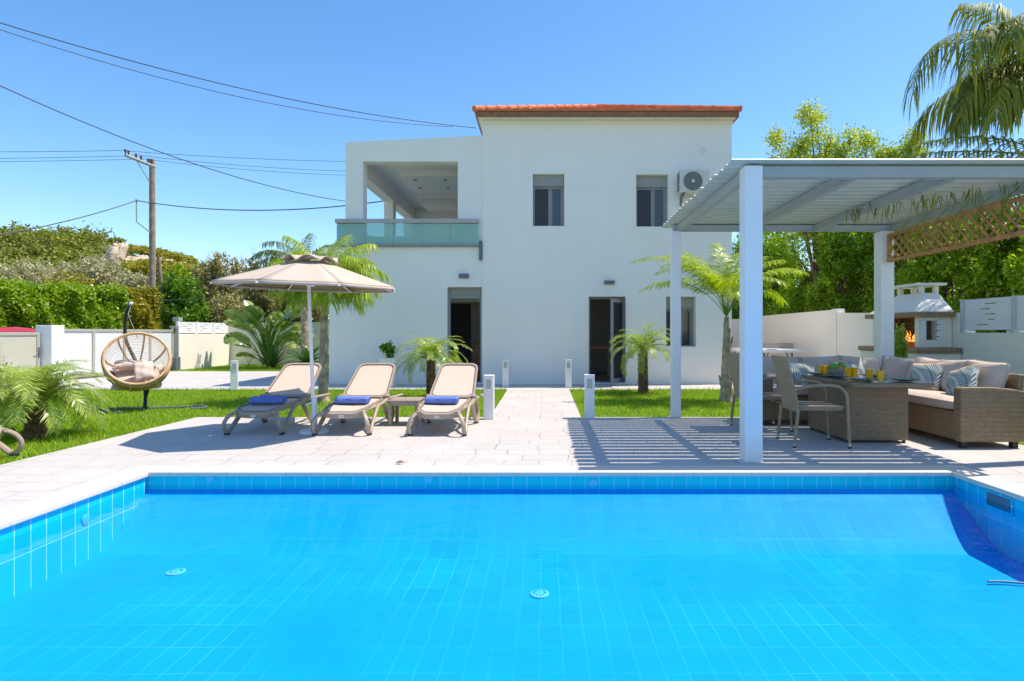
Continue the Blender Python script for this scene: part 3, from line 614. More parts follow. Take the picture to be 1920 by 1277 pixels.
m = MB(); m.lathe([(0, 0), (.045, 0), (.04, -.012), (0, -.016)], (fcx, ay0-.02, fcz), n=16, axis='y'); m.build('hub', mt['ac'], fan)
m = MB()
for k in range(6): m.box(ax0-.012, ax0-.001, ay0+.03, ay1-.03, az0+.06+k*.07, az0+.1+k*.07)
m.build('side_vent', mt['anthracite'], t)
for xx in (ax0+.1, ax1-.12):
    m = MB(); m.box(xx-.015, xx+.015, ay0-.03, HY-.002, az0-.035, az0-.003); m.tube([(xx, ay0, az0-.04), (xx, HY-.02, az0-.2)], .013, 6); m.box(xx-.015, xx+.015, HY-.025, HY-.002, az0-.24, az0-.037); m.build('bracket', mt['anthracite'], t)
m = MB(); cx_, cz_ = hx(1318), hz(284)
m.tube([(cx_, HY-.02, hz(276)), (cx_-.02, HY-.03, hz(279)), (cx_-.06, HY-.03, hz(284)), (cx_-.03, HY-.03, hz(288)), (cx_+.05, HY-.03, hz(288)), (cx_+.07, HY-.03, hz(284)), (cx_+.03, HY-.03, hz(280)), (cx_, HY-.01, hz(274))], .008, 6)
tag(m.build('wire_loop', mt['gwall'], smooth=True), 'small coiled white wire loop sticking out of the upper wall', 'wire')
# ------------------------------------------------------------------ loungers
def rrect(w, h, r, n=6, wtop=None):
    """rounded rectangle, centred in u, v 0..h ; wtop = width at the top"""
    wt = wtop or w; pts = []
    for (cx_, cy_, a0, ww) in ((1, 1, 0, wt), (-1, 1, 90, wt), (-1, 0, 180, w), (1, 0, 270, w)):
        x_ = cx_*(ww/2 - r); y_ = (h - r) if cy_ else r
        for k in range(n+1):
            a = R(a0 + 90*k/n); pts.append((x_ + r*math.cos(a), y_ + r*math.sin(a)))
    return pts
def panel(poly, f, inset, th, names, parent, mats):
    """frame ring + sling + piping over mapping f(u,v,offset)"""
    n = len(poly); cu = sum(p[0] for p in poly)/n; cv = sum(p[1] for p in poly)/n
    def ins(d):
        out = []
        for (u, v) in poly:
            L = math.hypot(u-cu, v-cv); k = (L-d)/L; out.append((cu+(u-cu)*k, cv+(v-cv)*k))
        return out
    inner = ins(inset); m = MB(); vs = []; fs = []
    for lst, off in ((poly, 0), (poly, th), (inner, th), (inner, 0)):
        vs += [f(u, v, off) for u, v in lst]
    for i in range(n):
        j = (i+1) % n
        for a in range(4):
            b = (a+1) % 4; fs.append((a*n+i, a*n+j, b*n+j, b*n+i))
    m.add(vs, fs); m.build(names[0], mats[0], parent, smooth=True)
    m = MB(); lay = []
    rings = [ins(inset + d*1.0) for d in (0.0, .08, .16)]
    vs = []; 
    for r_ in rings: vs += [f(u, v, th*.62) for u, v in r_]
    vs.append(f(cu, cv, th*.6)); fs = []
    for a in range(len(rings)-1):
        for i in range(n): fs.append((a*n+i, a*n+(i+1) % n, (a+1)*n+(i+1) % n, (a+1)*n+i))
    for i in range(n): fs.append(((len(rings)-1)*n+i, (len(rings)-1)*n+(i+1) % n, len(rings)*n))
    m.add(vs, fs); s = m.build(names[1], mats[1], parent, smooth=True)
    m = MB(); m.tube([f(u, v, th*.9) for u, v in inner], .0055, 6, closed=True); m.build('piping', mt['piping'], s, smooth=True)
def smoothpath(pts, n=5):
    P = [Vector(p) for p in pts]; out = []
    for i in range(len(P)-1):
        p0, p1, p2, p3 = P[max(i-1, 0)], P[i], P[i+1], P[min(i+2, len(P)-1)]
        for k in range(n):
            t = k/n; out.append(.5*((2*p1) + (-p0+p2)*t + (2*p0-5*p1+4*p2-p3)*t*t + (-p0+3*p1-3*p2+p3)*t**3))
    out.append(P[-1]); return out
def make_lounger(label):
    t = thing('sun_lounger', label, 'sun lounger', group='beige sun loungers on the paving')
    hw = .30
    for s in (-1, 1):
        x = s*hw; xs = s*(hw-.07)
        m = MB(); m.tube(smoothpath([(xs, .0, .265), (xs-.0*s, .25, .275), (x, .6, .30), (x, .9, .325), (x, 1.3, .315), (x, 1.72, .30)]), .027, 8, sx=.75); m.build('side_rail', mt['plastic'], t, smooth=True)
        m = MB(); m.tube(smoothpath([(xs, .05, .27), (x-.02*s, -.03, .225), (x+.015*s, -.065, .15), (x+.02*s, -.05, .08), (x+.02*s, .0, .035), (x+.02*s, .06, .035), (x+.01*s, .15, .10), (x, .36, .24), (x, .48, .30)]), .027, 8, sx=.8); m.build('leg', mt['plastic'], t, smooth=True)
        m = MB(); m.box(x+.02*s-.022, x+.02*s+.022, -.02, .05, 0, .03); m.build('foot', mt['black'], t, bevel=.006)
        m = MB(); m.tube(smoothpath([(x, .70, .30), (x, .80, .20), (x+.01*s, .93, .06), (x+.02*s, 1.0, .033), (x+.02*s, 1.06, .045), (x+.02*s, 1.12, .13), (x+.01*s, 1.10, .24), (x, .98, .325)]), .027, 8, sx=.8); m.build('leg', mt['plastic'], t, smooth=True)
        m = MB(); m.box(x+.02*s-.022, x+.02*s+.022, .98, 1.05, 0, .03); m.build('foot', mt['black'], t, bevel=.006)
        m = MB(); m.lathe([(0, -.03), (.032, -.03), (.036, -.015), (.036, .015), (.032, .03), (0, .03)], (x, .915, .355), 16, axis='x'); m.build('hinge', mt['plastic'], t, smooth=True)
    def fs(u, v, off):
        z = .285 + .045*min(1, v/.9) - .035*max(0, 1-v/.12)**2*1.2 + off - .012*math.cos(u*5)
        return (u, v-.02, z)
    poly = rrect(.545, .93, .13)
    poly = [(u*(1 - .16*max(0, 1-v/.25)), v) for u, v in poly]
    panel(poly, fs, .035, .022, ('seat_frame', 'seat_sling'), t, (mt['plastic'], mt['sling']))
    m = MB(); vs = []; N = 14
    for i in range(N+1):
        a = -1 + 2*i/N; x_ = a*.235; y_ = .03*a*a*2.2 - .022
        for dz, dy in ((.285-.035, 0), (.195, .012), (.20, .04), (.275-.03, .05)): vs.append((x_, y_+dy, dz + .012*a*a))
    m.add(vs, [(4*i+k, 4*i+(k+1) % 4, 4*i+4+(k+1) % 4, 4*i+4+k) for i in range(N) for k in range(4)]); ap = m.build('front_apron', mt['plastic'], t, smooth=True)
    m = MB(); m.box(-.028, .028, -.0275, -.0235, .213, .238); lb = m.build('label_tag', mt['white'], ap)
    m = MB(); m.box(-.02, .006, -.0282, -.0276, .222, .231); m.box(.010, .02, -.0282, -.0276, .218, .234); m.build('label_print', mt['grey_frame'], lb)
    ang = R(31); ca, sa = math.cos(ang), math.sin(ang)
    def fb(u, v, off):
        bow = .03*math.sin(v/.78*PI) ; return (u, .90 + v*ca - (off-bow*.5)*sa, .335 + v*sa + (off-bow*.5)*ca)
    panel(rrect(.60, .80, .11, wtop=.54), fb, .04, .024, ('back_frame', 'back_sling'), t, (mt['plastic'], mt['sling']))
    m = MB(); m.tube([(-.28, 1.35, .30), (.28, 1.35, .30)], .016, 8); m.tube([(-.2, 1.35, .31), (-.2, 1.45, .62)], .012, 6); m.tube([(.2, 1.35, .31), (.2, 1.45, .62)], .012, 6); m.build('back_support', mt['plastic'], t, smooth=True)
    return t
def towel(loc, rz, label):
    m = MB(); prof = []; N = 26
    vs = []; K = 16
    for i in range(N+1):
        x_ = -.20 + .40*i/N
        endf = min(1, min(i, N-i)/1.5 + .72)
        for k in range(K):
            a = 2*PI*k/K; ry, rz_ = .082, .046*endf
            wob = 1 + .035*math.sin(i*1.7 + k) + .03*math.sin(k*3+i*.5)
            y_ = ry*abs(math.cos(a))**.7*math.copysign(1, math.cos(a))*wob; z_ = .048 + rz_*abs(math.sin(a))**.75*math.copysign(1, math.sin(a))*wob
            if math.cos(a) < -.8: z_ += 0
            vs.append((x_, y_, z_))
    fs = [(i*K+k, i*K+(k+1) % K, (i+1)*K+(k+1) % K, (i+1)*K+k) for i in range(N) for k in range(K)] + [tuple(range(K-1, -1, -1)), tuple(N*K+k for k in range(K))]
    m.add(vs, fs)
    for e in (-1, 1):   # spiral fold seen at the ends
        pts = [(e*.201, .06*math.cos(a)*(1-a/14), .048+.03*math.sin(a)*(1-a/14)) for a in np.linspace(0, 9, 30)]
        m.tube(pts, .006, 5)
    o = m.build('beach_towel', mt['towel'], smooth=True); o.location = loc; o.rotation_euler = (0, 0, rz)
    return tag(o, label, 'towel', 'rolled blue towels on the loungers')
l0 = make_lounger('sun lounger under the umbrella, its upper half shaded, leftmost of the three in a row')
LP = [(-3.42, 7.02, 1.5, 'sun lounger under the umbrella, shaded, at the left end of the row'),
      (-2.375, 6.98, .5, 'sunlit sun lounger between the umbrella pole and the small side table'),
      (-1.255, 6.94, -1.5, 'sunlit sun lounger right of the small side table, nearest the garden path')]
for i, (x, y, a, lb) in enumerate(LP):
    o = l0 if i == 0 else copy_tree(l0)
    o.location = (x, y, 0); o.rotation_euler = (0, 0, R(a)); o['label'] = lb
towel((-3.44, 7.42, .318), R(2), 'rolled blue towel in shade on the lounger under the umbrella')
towel((-2.39, 7.42, .318), R(-1), 'rolled blue towel on the lounger between umbrella pole and side table')
towel((-1.28, 7.42, .318), R(-2), 'rolled blue towel on the lounger nearest the garden path')
o = copy_tree(l0); o['label'] = 'sun lounger cut off at the left edge beside the bushy palm'
o.location = (-5.19, 5.50, 0); o.rotation_euler = (0, 0, R(84))
# side table
t = thing('side_table', 'low taupe slatted side table standing between two sunlit loungers', 'side table', (-1.83, 7.9, 0))
m = MB(); m.box(-.2, .2, -.21, .21, .305, .33)
tp = m.build('table_top', mt['plastic'], t, bevel=.008)
m = MB()
for k in range(6): m.box(-.17+k*.06, -.135+k*.06, -.17, .17, .3303, .3345)
m.build('top_slat', mt['plastic'], tp)
m = MB(); m.box(-.19, .19, -.2, -.18, .26, .304); m.box(-.19, .19, .18, .2, .26, .304); m.box(-.19, -.17, -.178, .178, .26, .304); m.box(.17, .19, -.178, .178, .26, .304); m.build('apron', mt['plastic'], t)
for sx_ in (-1, 1):
    for sy_ in (-1, 1):
        m = MB(); m.box(min(sx_*.195, sx_*.15), max(sx_*.195, sx_*.15), min(sy_*.205, sy_*.165), max(sy_*.205, sy_*.165), 0, .303); m.build('leg', mt['plastic'], t, bevel=.006)
# ------------------------------------------------------------------ umbrella
ux, uy = -2.775, 7.18
t = thing('beach_umbrella', 'beige octagonal umbrella on a white pole over the left loungers', 'umbrella', (ux, uy, 0))
tilt = Matrix.Translation((-.045, .0, 1.765)) @ Matrix.Rotation(R(1.4), 4, 'Y') @ Matrix.Rotation(R(1.2), 4, 'X')
m = MB(); m.tube([(0, 0, .02), (-.035, 0, 1.0), (-.075, 0, 2.03)], .021, 12); pole = m.build('pole', mt['white'], t, smooth=True)
m = MB(); m.lathe([(0, 0), (.17, 0), (.17, .03), (.06, .05), (.035, .09), (.032, .42), (0, .42)], n=28); m.build('base', mt['gatepanel'], t, smooth=True)
m = MB(); m.tube([(-.03, -.0, .36), (-.09, -.02, .34)], .012, 6); m.build('knob', mt['gatepanel'], t)
RR, rise = 1.05, .345
VA = [R(-98 + 45*k) for k in range(8)]
def can(rho, a_i, frac, z0=0, rise=rise, RRa=RR):
    """point on canopy between rib a_i and next at frac, rho 0..1"""
    p = Vector((math.cos(VA[a_i % 8]), math.sin(VA[a_i % 8]), 0)); q = Vector((math.cos(VA[(a_i+1) % 8]), math.sin(VA[(a_i+1) % 8]), 0))
    w_ = p.lerp(q, frac)*RRa*rho; z = rise*(1-rho) + z0
    z -= .018*math.sin(PI*frac)*rho*(1 if rho < 1 else .2)
    return tilt @ Vector((w_.x, w_.y, z))
m = MB(); NF, NR = 6, 8
for i in range(8):
    vs = [can(.16 + .84*r/NR, i, f/NF) for r in range(NR+1) for f in range(NF+1)]
    m.add(vs, [(r*(NF+1)+f, r*(NF+1)+f+1, (r+1)*(NF+1)+f+1, (r+1)*(NF+1)+f) for r in range(NR) for f in range(NF)])
    vs = [can(1, i, f/NF) - Vector((0, 0, .002)) for f in range(NF+1)] + [can(1, i, f/NF) - Vector((0, 0, .035)) for f in range(NF+1)]
    m.add(vs, [(f, f+1, NF+2+f, NF+1+f) for f in range(NF)], 1)
cn = m.build('canopy', [mt['canvas_shaded'], mt['canvas']], t, smooth=True)
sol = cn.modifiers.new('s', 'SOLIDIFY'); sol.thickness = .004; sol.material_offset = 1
m = MB(); NF, NR = 10, 4
for i in range(8):
    vs = []
    for r in range(NR+1):
        rho = .02 + .30*r/NR
        for f in range(NF+1):
            lift = .08*math.sin(PI*f/NF)*(r/NR)**1.5
            p = can(rho, i, f/NF, z0=.035); vs.append(p + Vector((0, 0, lift)))
    m.add(vs, [(r*(NF+1)+f, r*(NF+1)+f+1, (r+1)*(NF+1)+f+1, (r+1)*(NF+1)+f) for r in range(NR) for f in range(NF)])
vt = m.build('vent_cap', mt['canvas'], t, smooth=True); s_ = vt.modifiers.new('s', 'SOLIDIFY'); s_.thickness = .004
hub = tilt @ Vector((0, 0, .02))
m = MB(); m.lathe([(0, -.03), (.045, -.03), (.055, 0), (.045, .03), (.03, .05), (0, .05)], tuple(hub), 18); m.build('runner', mt['white'], t, smooth=True)
for k in range(8):
    m = MB(); tip = can(1.0, k, 0) - Vector((0, 0, .025)); top = can(.1, k, 0) - Vector((0, 0, .03)); m.tube([top, tip], .009, 6, sx=1.4)
    rb = m.build('rib', mt['white'], t)
    m = MB(); m.tube([hub, can(.58, k, 0) - Vector((0, 0, .04))], .008, 6); m.build('strut', mt['white'], rb)
    m = MB(); m.lathe([(0, -.012), (.014, -.01), (.014, .012), (0, .014)], tuple(tip), 8); m.build('tip_cap', mt['white'], rb)
# ------------------------------------------------------------------ bollards
def bollard(px, py, rz, label, side=False):
    X, Y = G(px, py)
    t = thing('garden_light', label, 'bollard light', (X, Y+.07, 0), R(rz), group='white square bollard lights')
    hw = .07; H_ = .60
    m = MB(); m.box(-hw, hw, -hw, hw, 0, H_); m.build('body', mt['white'], t, bevel=.006)
    m = MB(); m.box(-hw-.003, hw+.003, -hw-.003, hw+.003, H_+.001, H_+.012); m.build('cap', mt['white'], t, bevel=.004)
    for s in ((-1, 1) if side else (-1,)):
        m = MB(); m.box(-.035, .035, s*(hw+.001)-.004*(s < 0), s*(hw+.001)+.004*(s > 0), H_-.175, H_-.045); fr = m.build('lamp_window', mt['lampglass'], t)
        m = MB()
        for q in ((-.042, -.035, H_-.18, H_-.04), (.035, .042, H_-.18, H_-.04), (-.035, .035, H_-.18, H_-.175), (-.035, .035, H_-.045, H_-.04)):
            y_ = s*(hw+.004); m.box(q[0], q[1], y_-.004, y_+.004, q[2], q[3])
        m.build('lamp_trim', mt['gatepanel'], fr)
    return t
bollard(916, 787, 0, 'white bollard light at the near left corner of the garden path')
bollard(1106, 785, -3, 'white bollard light at the near right corner of the garden path')
bollard(947.5, 726, 3, 'white bollard light at the house end of the path, left side')
bollard(1066, 727, 0, 'white bollard light at the house end of the path, right side')
bollard(436, 732, 24, 'white bollard light by the driveway edge near the egg chair', True)
# ------------------------------------------------------------------ egg chair
ex, ey = U(262, 9.33), 9.33
t = thing('hanging_egg_chair', 'round rattan egg chair with beige cushions on a black curved stand', 'egg chair', (ex, ey, 0))
BC = Vector((-.035, 0, .70)); fwd = Vector((.50, -.74, .40)).normalized(); right = Vector((0, 0, 1)).cross(fwd).normalized() * -1; upv = right.cross(fwd).normalized()
if upv.z < 0: upv = -upv
RB = .445
OFF = .12
def shell(lat, lon, rr=RB):
    # lat: 0 = rim, PI/2 = back pole
    lat = lat*1.24 - .375; c, s = math.cos(lat), math.sin(lat)
    return BC + (right*math.cos(lon) + upv*math.sin(lon))*rr*(c**.8 if c > 0 else 0) - fwd*rr*.92*s + fwd*OFF
m = MB(); m.tube([shell(0, a, RB*1.0) for a in np.linspace(0, 2*PI, 48, endpoint=False)], .021, 8, closed=True); rim = m.build('rim', mt['rattan'], t, smooth=True)
m = MB(); m.tube([shell(.10, a, RB*1.02) for a in np.linspace(0, 2*PI, 48, endpoint=False)], .012, 6, closed=True); m.build('binding', mt['rattan'], rim, smooth=True)
for k in range(8):
    m = MB(); a = 2*PI*k/8 + .2; m.tube([shell(l, a) for l in np.linspace(0, PI/2, 14)], .013, 6, sx=1.7); m.build('rib', mt['rattan'], t, smooth=True)
m = MB()
for k in range(21):
    l = .07 + k*.068; n_ = 44; m.tube([shell(l, a, RB*(1.0 + .01*(k % 2))) for a in np.linspace(0, 2*PI, n_, endpoint=False)], .0036, 4, closed=True)
m.build('woven_shell', mt['rattan'], t, smooth=True)
m = MB(); S_ = []
for i, l in enumerate(np.linspace(.05, PI/2, 12)):
    for a in np.linspace(PI*1.02, PI*1.98, 26): S_.append(shell(l, a, RB*1.012))
m.add(S_, [(i*26+j, i*26+j+1, (i+1)*26+j+1, (i+1)*26+j) for i in range(11) for j in range(25)])
mm_ = BRICK('rattan_weave', ('x+y', 'z'), .05, .02, .003, (.50, .28, .12), (.40, .21, .09), (.14, .07, .03), .55, .5, .8)
m.build('basket_bottom', mm_, t, smooth=True)
def pillow_mesh(mb, w, d, h, M_, n=14, p=2.6, pinch=.06, wr=0.0):
    vs = []
    for s in (1, -1):
        for i in range(n+1):
            for j in range(n+1):
                u, v = -1+2*i/n, -1+2*j/n
                k = max(0, (1-abs(u)**p)) * max(0, (1-abs(v)**p)); th = k**.5
                sx_ = 1 - pinch*(1-abs(v)**2)*abs(u)**4; sy_ = 1 - pinch*(1-abs(u)**2)*abs(v)**4
                z = s*h/2*th + wr*math.sin(u*5+v*3)*math.sin(v*4.3-u*2)*th
                vs.append(M_ @ Vector((u*w/2*sx_, v*d/2*sy_, z)))
    N1 = (n+1)*(n+1); fs = []
    for s in (0, 1):
        for i in range(n):
            for j in range(n):
                q = (i*(n+1)+j, (i+1)*(n+1)+j, (i+1)*(n+1)+j+1, i*(n+1)+j+1); q = tuple(a + s*N1 for a in q); fs.append(q if s == 0 else q[::-1])
    mb.add(vs, fs)
    return mb
def frame_M(c, right_, up_, nrm):
    return Matrix(((right_.x, up_.x, nrm.x, c.x), (right_.y, up_.y, nrm.y, c.y), (right_.z, up_.z, nrm.z, c.z), (0, 0, 0, 1)))
m = MB()
for (cc, ww, hh, ax_) in ((BC - fwd*.20 - upv*.13 + right*.0, .70, .62, 0), ):
    Z = Vector((fwd.x*.55, fwd.y*.55, .75)).normalized(); Rr = right; Uu = Z.cross(Rr).normalized()
    pillow_mesh(m, ww, hh, .20, frame_M(cc, Rr, Uu, Z), wr=.012, pinch=.12)
m.build('seat_cushion', mt['cushion'], t, smooth=True)
def egg_pillow(cc, w, h, th, rr_, label, tiltup):
    Z = (fwd*.75 + Vector((0, 0, tiltup))).normalized(); Rr = (right*math.cos(rr_) + upv*math.sin(rr_)); Rr = (Rr - Z*Rr.dot(Z)).normalized(); Uu = Z.cross(Rr)
    m = MB(); pillow_mesh(m, w, h, th, frame_M(Vector((0, 0, 0)), Rr, Uu, Z), wr=.012)
    o = m.build('scatter_cushion', mt['cushion'], smooth=True); o.location = Vector((ex, ey, 0)) + cc
    tag(o, label, 'cushion', 'beige cushions in the egg chair')
egg_pillow(BC + Vector((-.12, -.02, .0)), .40, .19, .13, .1, 'oblong beige cushion lying at the upper left inside the egg chair', .9)
egg_pillow(BC + Vector((.17, -.10, -.09)), .28, .33, .13, -.12, 'plump beige cushion standing at the right inside the egg chair', .1)
m = MB(); top = Vector((U(245, 9.6)-ex, .28, V(569, 9.6)))
m.tube(smoothpath([(.10, -.02, .03), (-.10, .26, .33), (-.40, .50, .72), (-.57, .52, 1.05), (-.57, .48, 1.35), (-.48, .40, 1.56), tuple(top), ]), .026, 10)
m.build('stand_pole', mt['black'], t, smooth=True)
m = MB(); m.tube([(.02, .05, .02), (-.02, .26, .36)], .018, 8); m.build('stand_brace', mt['black'], t, smooth=True)
m = MB(); m.lathe([(0, -.03), (.02, -.028), (.032, 0), (.02, .026), (0, .03)], tuple(top), 12); m.build('pole_cap', mt['gatepanel'], t, smooth=True)
m = MB(); m.tube([top - Vector((0, 0, .02)), top + Vector((.02, -.1, -.18)), BC + upv*RB*.98 + fwd*.05], .006, 6); m.build('hanging_chain', mt['anthracite'], t)
m = MB()
m.tube(smoothpath([(.10, -.02, .02), (-.25, .0, .02), (-.50, -.10, .02), (-.50, -.35, .02), (-.25, -.45, .02), (.02, -.42, .02)]), .016, 7)
m.tube(smoothpath([(.08, 0, .02), (.5, .18, .02), (.82, .28, .02), (.96, .12, .02), (.80, .0, .02)]), .016, 7)
m.build('stand_base', mt['anthracite'], t, smooth=True)
# ------------------------------------------------------------------ pergola
PZ0, PZ1 = 2.64, 2.75
t = thing('pergola', 'white and grey metal pergola with louvred roof over the dining furniture', 'pergola', (3.4, 7, 0), world=True)
PYn, PYf = 5.51, 8.42
def post(x0, x1, y0, z1, base=False):
    m = MB(); w_ = x1-x0; m.box(x0, x1, y0, y0+w_, .004, z1); p = m.build('post', mt['post'], t, bevel=.008)
    m = MB(); m.box(x0-.045, x1+.01, y0-.01, y0+w_+.03, .001, .0038); m.build('base_plate', mt['gatepanel'], p)
post(U(1397, PYn), U(1430.5, PYn), PYn, PZ1-.004); post(U(1260, PYf), U(1277, PYf), PYf, PZ0-.002)
post(U(1652, PYf), U(1677, PYf), PYf, PZ0-.002); post(4.86, 5.02, PYn, PZ1-.004)
XL, XR = U(1397, PYn), 5.02
m = MB(); m.box(XL+.165, 4.857, PYn+.02, PYn+.11, PZ1-.11, PZ1-.006); m.build('beam', mt['alu'], t, bevel=.005)
m = MB(); m.box(XL-.03, XR, PYf+.02, PYf+.11, PZ0, PZ0+.08); m.build('beam', mt['alu'], t, bevel=.005)
for k, xr in enumerate((XL+.02, 2.86, 3.80, 4.88)):
    m = MB(); a = .075
    y0_, y1_ = PYn+.17 if k in (0, 3) else PYn+.112, PYf+.018
    zn, zf = PZ1-.012, PZ0+.078
    m.add([(xr, y0_, zn-.1), (xr+a, y0_, zn-.1), (xr+a, y1_, zf-.08), (xr, y1_, zf-.08), (xr, y0_, zn), (xr+a, y0_, zn), (xr+a, y1_, zf), (xr, y1_, zf)],
          [(0, 3, 2, 1), (4, 5, 6, 7), (0, 1, 5, 4), (1, 2, 6, 5), (2, 3, 7, 6), (3, 0, 4, 7)])
    m.build('rafter', mt['alu'], t)
ROOFX0, ROOFX1 = 1.70, 5.25
n = 19; pit = (PYf + .28 - PYn + .10)/n
for k in range(n):
    y_ = PYn - .06 + pit*k; z_ = PZ1 + .012 + (PZ0+.1-PZ1-.012)*k/(n-1)
    m = MB(); wv = pit*.82
    prof = [(.0, .018), (.012, .030), (wv*.5, .012), (wv-.012, .004), (wv, -.012), (wv-.006, -.014), (wv-.018, -.002), (wv*.5, .006), (.012, .024), (.004, .014)]
    jx = rng.uniform(-.012, .012)
    m.prism([(y_ + a, z_ + b) for a, b in prof], ROOFX0 + jx, ROOFX1, ax='yz'); m.build('roof_slat', mt['louvre'], t)
# lattice
lt = thing('lattice_panel', 'brown diagonal wooden lattice hung under the right side of the pergola', 'lattice', (4.83, 7, 2.1), world=True)
LX, ly0, ly1, lz0, lz1 = 4.83, 5.2, PYf-.02, 2.19, 2.59
m = MB(); w_ = .045; m.box(LX-.02, LX+.02, ly0, ly1, lz0, lz0+w_); m.box(LX-.02, LX+.02, ly0, ly1, lz1-w_, lz1); m.box(LX-.021, LX+.021, ly0, ly0+w_, lz0, lz1); m.box(LX-.021, LX+.021, ly1-w_, ly1, lz0, lz1); m.build('frame', mt['lattice'], lt, bevel=.004)
for sgn, dx in ((1, -.008), (-1, .004)):
    m = MB(); H_ = lz1-lz0; c = ly0 - H_
    while c < ly1:
        a0, b0 = c, lz0 if sgn > 0 else lz1; a1, b1 = c + H_, lz1 if sgn > 0 else lz0
        if a0 < ly0: b0 += sgn*(ly0-a0); a0 = ly0
        if a1 > ly1: b1 -= sgn*(a1-ly1); a1 = ly1
        if a1 - a0 > .03:
            d = .021; m.add([(LX+dx, a0, b0-d*sgn), (LX+dx, a0, b0+d), (LX+dx, a1, b1+d), (LX+dx, a1, b1-d), (LX+dx+.007, a0, b0-d), (LX+dx+.007, a0, b0+d), (LX+dx+.007, a1, b1+d), (LX+dx+.007, a1, b1-d)], [(0,1,2,3),(4,7,6,5),(0,3,7,4),(1,5,6,2),(0,4,5,1),(3,2,6,7)])
        c += .15
    m.build('diagonal_slat', mt['lattice'], lt)
# ------------------------------------------------------------------ dining table
TX0, TX1, TY0, TY1, TZ = 3.21, 4.08, 6.16, 7.60, .68
t = thing('dining_table', 'long brown wicker table with glass top set with plates and juice', 'table', ((TX0+TX1)/2, 6.9, 0), world=True)
c = .09
poly = [(TX0+c, TY0), (TX1-c, TY0), (TX1, TY0+c), (TX1, TY1-c), (TX1-c, TY1), (TX0+c, TY1), (TX0, TY1-c), (TX0, TY0+c)]
m = MB(); m.prism(poly, TZ-.048, TZ-.006, ax='xy'); tt = m.build('table_top', mt['wicker'], t, bevel=.008)
q = [(x*.985 + .015*(TX0+TX1)/2, y*.985 + .015*(TY0+TY1)/2) for x, y in poly]
m = MB(); m.prism(q, TZ-.0055, TZ, ax='xy'); m.build('glass_sheet', M('table_glass', (.16, .15, .13), .08, .1, 5, spec=.9), tt)
m = MB(); m.box(3.28, 3.95, 6.49, 7.45, .03, TZ-.049); m.build('table_base', mt['wicker'], t, bevel=.008)
for x_ in (3.31, 3.92):
    for y_ in (6.53, 7.41): m = MB(); m.lathe([(0, 0), (.018, 0), (.018, .029), (0, .029)], (x_, y_, 0), 10); m.build('foot', mt['black'], t)
# plates, bowl, glasses
def plate(x, y, label):
    m = MB(); m.lathe([(0, .004), (.06, .004), (.085, .008), (.145, .020), (.150, .024), (.146, .026), (.085, .013), (.06, .009), (0, .009)], n=36)
    o = m.build('dinner_plate', mt['plate'], smooth=True); o.location = (x, y, TZ+.001); tag(o, label, 'plate', 'slate blue plates on the wicker table')
plate(3.42, 6.44, 'slate blue plate at the near left corner of the table, behind the front glasses')
plate(3.86, 6.42, 'slate blue plate at the near right corner of the table, right of the front glass')
plate(3.39, 6.95, 'slate blue plate at the middle of the left table side')
plate(3.36, 7.36, 'slate blue plate at the far left corner of the table')
plate(3.86, 7.02, 'slate blue plate on the right table side nearest the sofa')
def glass(x, y, label, first=[None]):
    if first[0] is None:
        t = thing('juice_glass', label, 'glass', (x, y, TZ+.002), group='glasses of orange juice on the table')
        m = MB(); m.lathe([(0, 0), (.034, 0), (.041, .15), (.039, .15), (.0325, .008), (0, .008)], n=24); m.build('tumbler', mt['glass'], t, smooth=True)
        m = MB(); m.lathe([(0, .009), (.0315, .009), (.037, .115), (0, .115)], n=24); m.build('juice', mt['juice'], t, smooth=True); first[0] = t
    else: t = copy_tree(first[0]); t.location = (x, y, TZ+.002); t['label'] = label
for px, py, lb in ((1650.5, 715.5, 'glass of orange juice nearest the front table edge, rightmost'), (1630.5, 712.5, 'glass of orange juice second from the right, between the two near plates'),
                   (1601.5, 708.5, 'glass of orange juice in the middle pair, right one'), (1590, 708.8, 'glass of orange juice in the middle pair, just right of the fruit bowl'),
                   (1548.5, 703.5, 'glass of orange juice in the far pair, touching the fruit bowl'), (1540, 702.6, 'glass of orange juice farthest left on the table')):
    x_, y_ = G(px, py, TZ); glass(x_, y_, lb)
bx, by = G(1570, 704, TZ)
t = thing('fruit_bowl', 'grey footed bowl of fruit in the middle of the table', 'bowl', (bx, by, TZ+.001))
m = MB(); m.lathe([(0, 0), (.06, 0), (.07, .012), (.105, .05), (.118, .085), (.112, .085), (.098, .05), (.06, .02), (0, .018)], n=32); m.build('bowl', mt['bowl'], t, smooth=True)
for i, (dx, dy, dz, nm, lb) in enumerate(((-.055, -.03, .115, 'lime', 'large green fruit at the left side of the bowl'), (.035, -.02, .125, 'lime', 'large green fruit on top at the right of the bowl'), (.005, .06, .11, 'lime', 'green fruit at the back of the bowl'), (.0, -.065, .085, 'orangef', 'small orange fruit showing between the green ones'), (.08, .01, .095, 'lime', 'green fruit at the right rim of the bowl'))):
    r_ = .043 if nm == 'orangef' else .052
    m = MB(); m.lathe([(r_*math.sin(a)*(1+.04*math.cos(3*a)), -r_*.92*math.cos(a) - (.008 if a > 3 else 0)) for a in np.linspace(0.01, PI-.01, 14)], n=18)
    m.tube([(0, 0, r_*.85), (.006, 0, r_*1.15)], .003, 5)
    o = m.build('fruit', mt[nm], smooth=True); o.location = (bx+dx, by+dy, TZ+dz-.01); o.rotation_euler = (.5*i, .3*i, i); tag(o, lb, 'fruit', 'fruit in the bowl')
